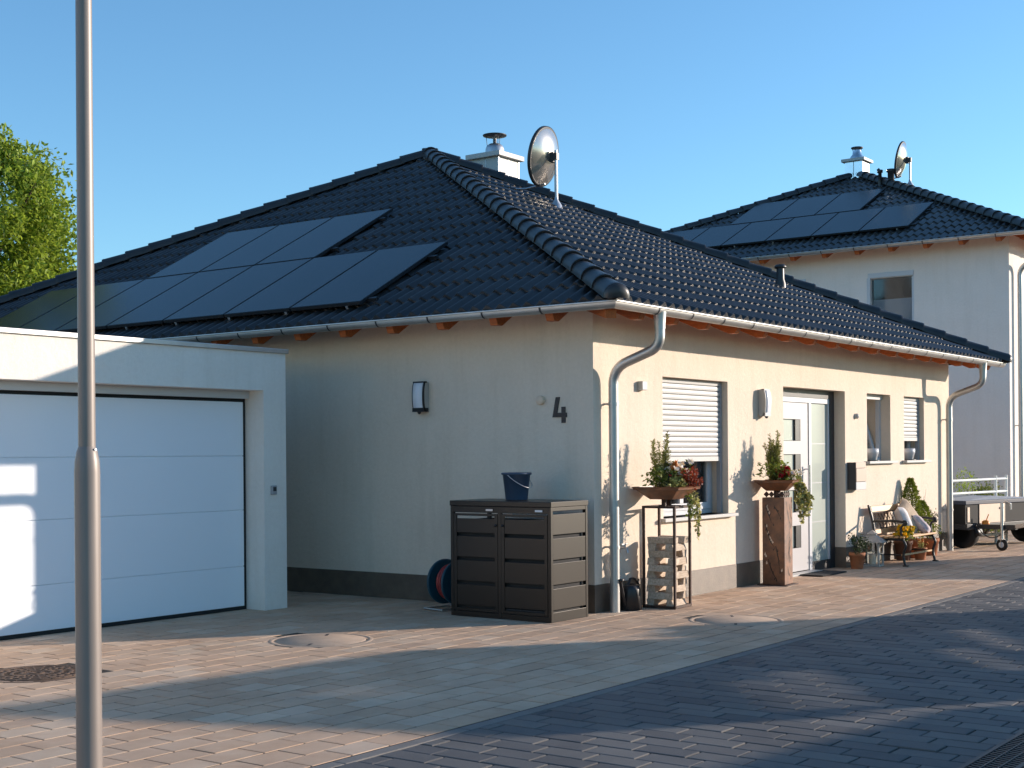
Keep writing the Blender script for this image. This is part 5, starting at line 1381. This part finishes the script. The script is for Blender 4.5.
# ------------------------------------------------------------------ added across the street, outside the frame, to cast shadows into it
sh = V((1, 1.23, 0)) ; 
SR_ = 1.27; SHL = math.hypot(SR_, 1)
def across(c, Rr): return V((c / SHL ** 2 + Rr * SR_ / SHL, c * SR_ / SHL ** 2 - Rr / SHL, 0))
RS = 9.5
tk = SUN.z / math.hypot(SUN.x, SUN.y)
def hgt(a, Rr=RS): return (Rr + a) * tk
def shed(label, cm, Rr, cw, a_eave, a_ridge, ov=.14, dep=.8, gaps=()):
    """unseen open-fronted shelter added to cast shade: boarded wall on the sun side (with gaps shaped to throw light patches like window reflections), side walls, pitched roof"""
    t = thing('added_shed', label, 'shed', tuple(across(cm, Rr)), math.atan2(-1, SR_) + rad(90), 'unseen sheds added across the street')
    hw = cw / SHL / 2; ez, rz_ = hgt(a_eave, Rr - dep - .2), hgt(a_ridge, Rr - dep - .2); w_ = hw - ov
    Rw = Rr + dep; ops = []
    for c1, a1, c2, a2, wa in gaps:
        for k in range(3):
            # local x of a ray: across the light, positive towards larger c
            xa, xb = sorted((SGN * ((c1 + (c2 - c1) * k / 3) - cm) / SHL, SGN * ((c1 + (c2 - c1) * (k + 1) / 3) - cm) / SHL))
            am = a1 + (a2 - a1) * (k + .5) / 3; ops.append((max(xa, -w_ + .03), min(xb, w_ - .03), hgt(am - wa / 2, Rw), hgt(am + wa / 2, Rw)))
    b = MB(); wall_front(b, -w_, w_, 0, ez, -dep, .02, ops); b.build('boarded_wall', 'shed_wood', t)
    b = MB(); b.prism([(-w_, ez), (w_, ez), (0, ez + (rz_ - ez) * w_ / hw - .07)], 1, -dep, -dep + .02); b.build('gable', 'shed_wood', t)
    for q in (-1, 1):
        b = MB(); b.box(q * w_ - .02, q * w_ + .02, -dep + .021, dep, 0, ez); b.build('side_wall', 'shed_wood', t)
    b = MB()
    for q in (-1, 1): b.prism([(0, rz_), (q * hw, ez - .02), (q * hw, ez - .08), (0, rz_ - .06)], 1, -dep - .2, dep + .2)
    b.build('roof', 'shingle', t)
# local x axis direction against c
SGN = 1 if math.cos(math.atan2(-1, SR_) + rad(90)) + SR_ * math.sin(math.atan2(-1, SR_) + rad(90)) > 0 else -1
shed('unseen boarded shed added across the street to cast shade and light patches', -5.75, RS, 5.5, 2.35, 5.35, gaps=((-6.4, .24, -8.1, .40, .20), (-5.95, -.22, -8.1, .10, .24), (-5.0, -1.84, -6.7, -1.68, .20), (-3.3, -2.62, -5.4, -2.29, .24)))
shed('larger unseen boarded shed added along the far verge to cast shade', -12.1, 10.5, 7.2, -.2, 4.0)
def hedge(label, c0, c1, Rr, a_top, th=.5, n=9000):  # unseen row of foliage added to shade the paving
    p, q = across(c0, Rr), across(c1, Rr); z = hgt(a_top, Rr); t = thing('hedge', label, 'hedge', tuple((p + q) / 2), 0, 'unseen hedges added across the street')
    d = (q - p) / 2; sd = V((SR_ / SHL, -1 / SHL, 0)); b = MB(); b.t = []
    for i in range(n):
        u_ = R.uniform(-1, 1); zz = R.random() ** .7 * z; k = R.uniform(-1, 1)
        e = max(0, abs(u_) - .8) / .2; zz *= (1 - .35 * e * e)
        b.leaf(d * u_ + sd * (k * th) + V((0, 0, zz)), rv() + V((0, 0, .3)), rv(), .11 * R.uniform(.6, 1.2), .07, R.random())
    b.build('foliage', 'leaf_dark', t)
    b = MB()
    for i in range(6): P = d * (-.9 + .36 * i); b.tube([P, P + V((0, 0, z * .7))], [.03, .01], 6)
    b.build('stem', 'bark', t)
hedge('unseen low hedge added beside the smaller shed to cast shade', -3.4, -1.8, RS, -.6, n=14000)

# ------------------------------------------------------------------ parked car added beyond the right edge to shade the paving before the bench
def car(label, loc):
    t = thing('added_car', label, 'car', loc)
    low = [(-2.05, .32), (-2.10, .55), (-2.04, .78), (-1.15, .92), (.95, .96), (1.75, .92), (2.02, .80), (2.06, .45), (2.0, .32)]
    top = [(-1.15, .92), (-.50, 1.36), (-.2, 1.43), (.7, 1.45), (1.25, 1.36), (1.72, .93)]
    b = MB(); b.prism(low, 1, -.84, .84)
    n = len(top); vs = [(x, y * (.84 - .20 * max(0, (z - .92)) / .5), z) for y in (-1, 1) for x, z in top]
    b.add(vs, [tuple(range(n))[::-1], tuple(range(n, 2 * n))] + [(i, i + 1, n + i + 1, n + i) for i in range(n - 1)])
    b.build('body', 'car_paint', t, bevel=.05)
    for s in (-1, 1):
        w0 = [(-.92, .97), (-.47, 1.28), (.05, 1.34), (.05, .99)]; w1 = [(.11, .99), (.11, 1.34), (.68, 1.36), (1.12, 1.28), (1.4, 1.0)]
        for w_ in (w0, w1):
            b = MB(); b.add([(x, s * (.845 - .20 * (z - .92) / .5), z) for x, z in w_], [tuple(range(len(w_)))]); b.build('side_window', 'car_glass', t)
        for x, nm, m in ((-2.03, 'headlight', 'lamp_glass'), (2.02, 'tail_light', 'petal_red')):
            b = MB(); b.box(x - .06, x + .05, s * .62 - .14, s * .62 + .14, .62, .74); b.build(nm, m, t, bevel=.02)
        for x in (-1.28, 1.28):
            mt = Matrix.Rotation(rad(90), 4, 'X'); c = (x, s * .76, .31)
            b = MB(); b.lathe([(.19, -.1), (.29, -.1), (.31, -.07), (.31, .07), (.29, .1), (.19, .1)], c, 28, mt); wl = b.build('wheel', 'rubber', t)
            b = MB(); b.lathe([(.19, -.07), (.06, -.09), (.001, -.09)], c, 20, mt); b.lathe([(.19, .07), (.06, .09), (.001, .09)], c, 20, mt); b.build('rim', 'steel_brushed', wl)
    b = MB(); b.add([(-1.10, -.70, .955), (-1.10, .70, .955), (-.52, .60, 1.355), (-.52, -.60, 1.355)], [(0, 1, 2, 3)]); b.build('windscreen', 'car_glass', t)
M['car_paint'] = mat('grey_car_paint', (.12, .13, .14), .3, metal=.5, coat=.8)
M['car_glass'] = mat('dark_car_glass', (.01, .011, .012), .05, spec=.7)
car('unseen grey hatchback added to shade the paving before the garden bench', (10.1, -4.35, 0))
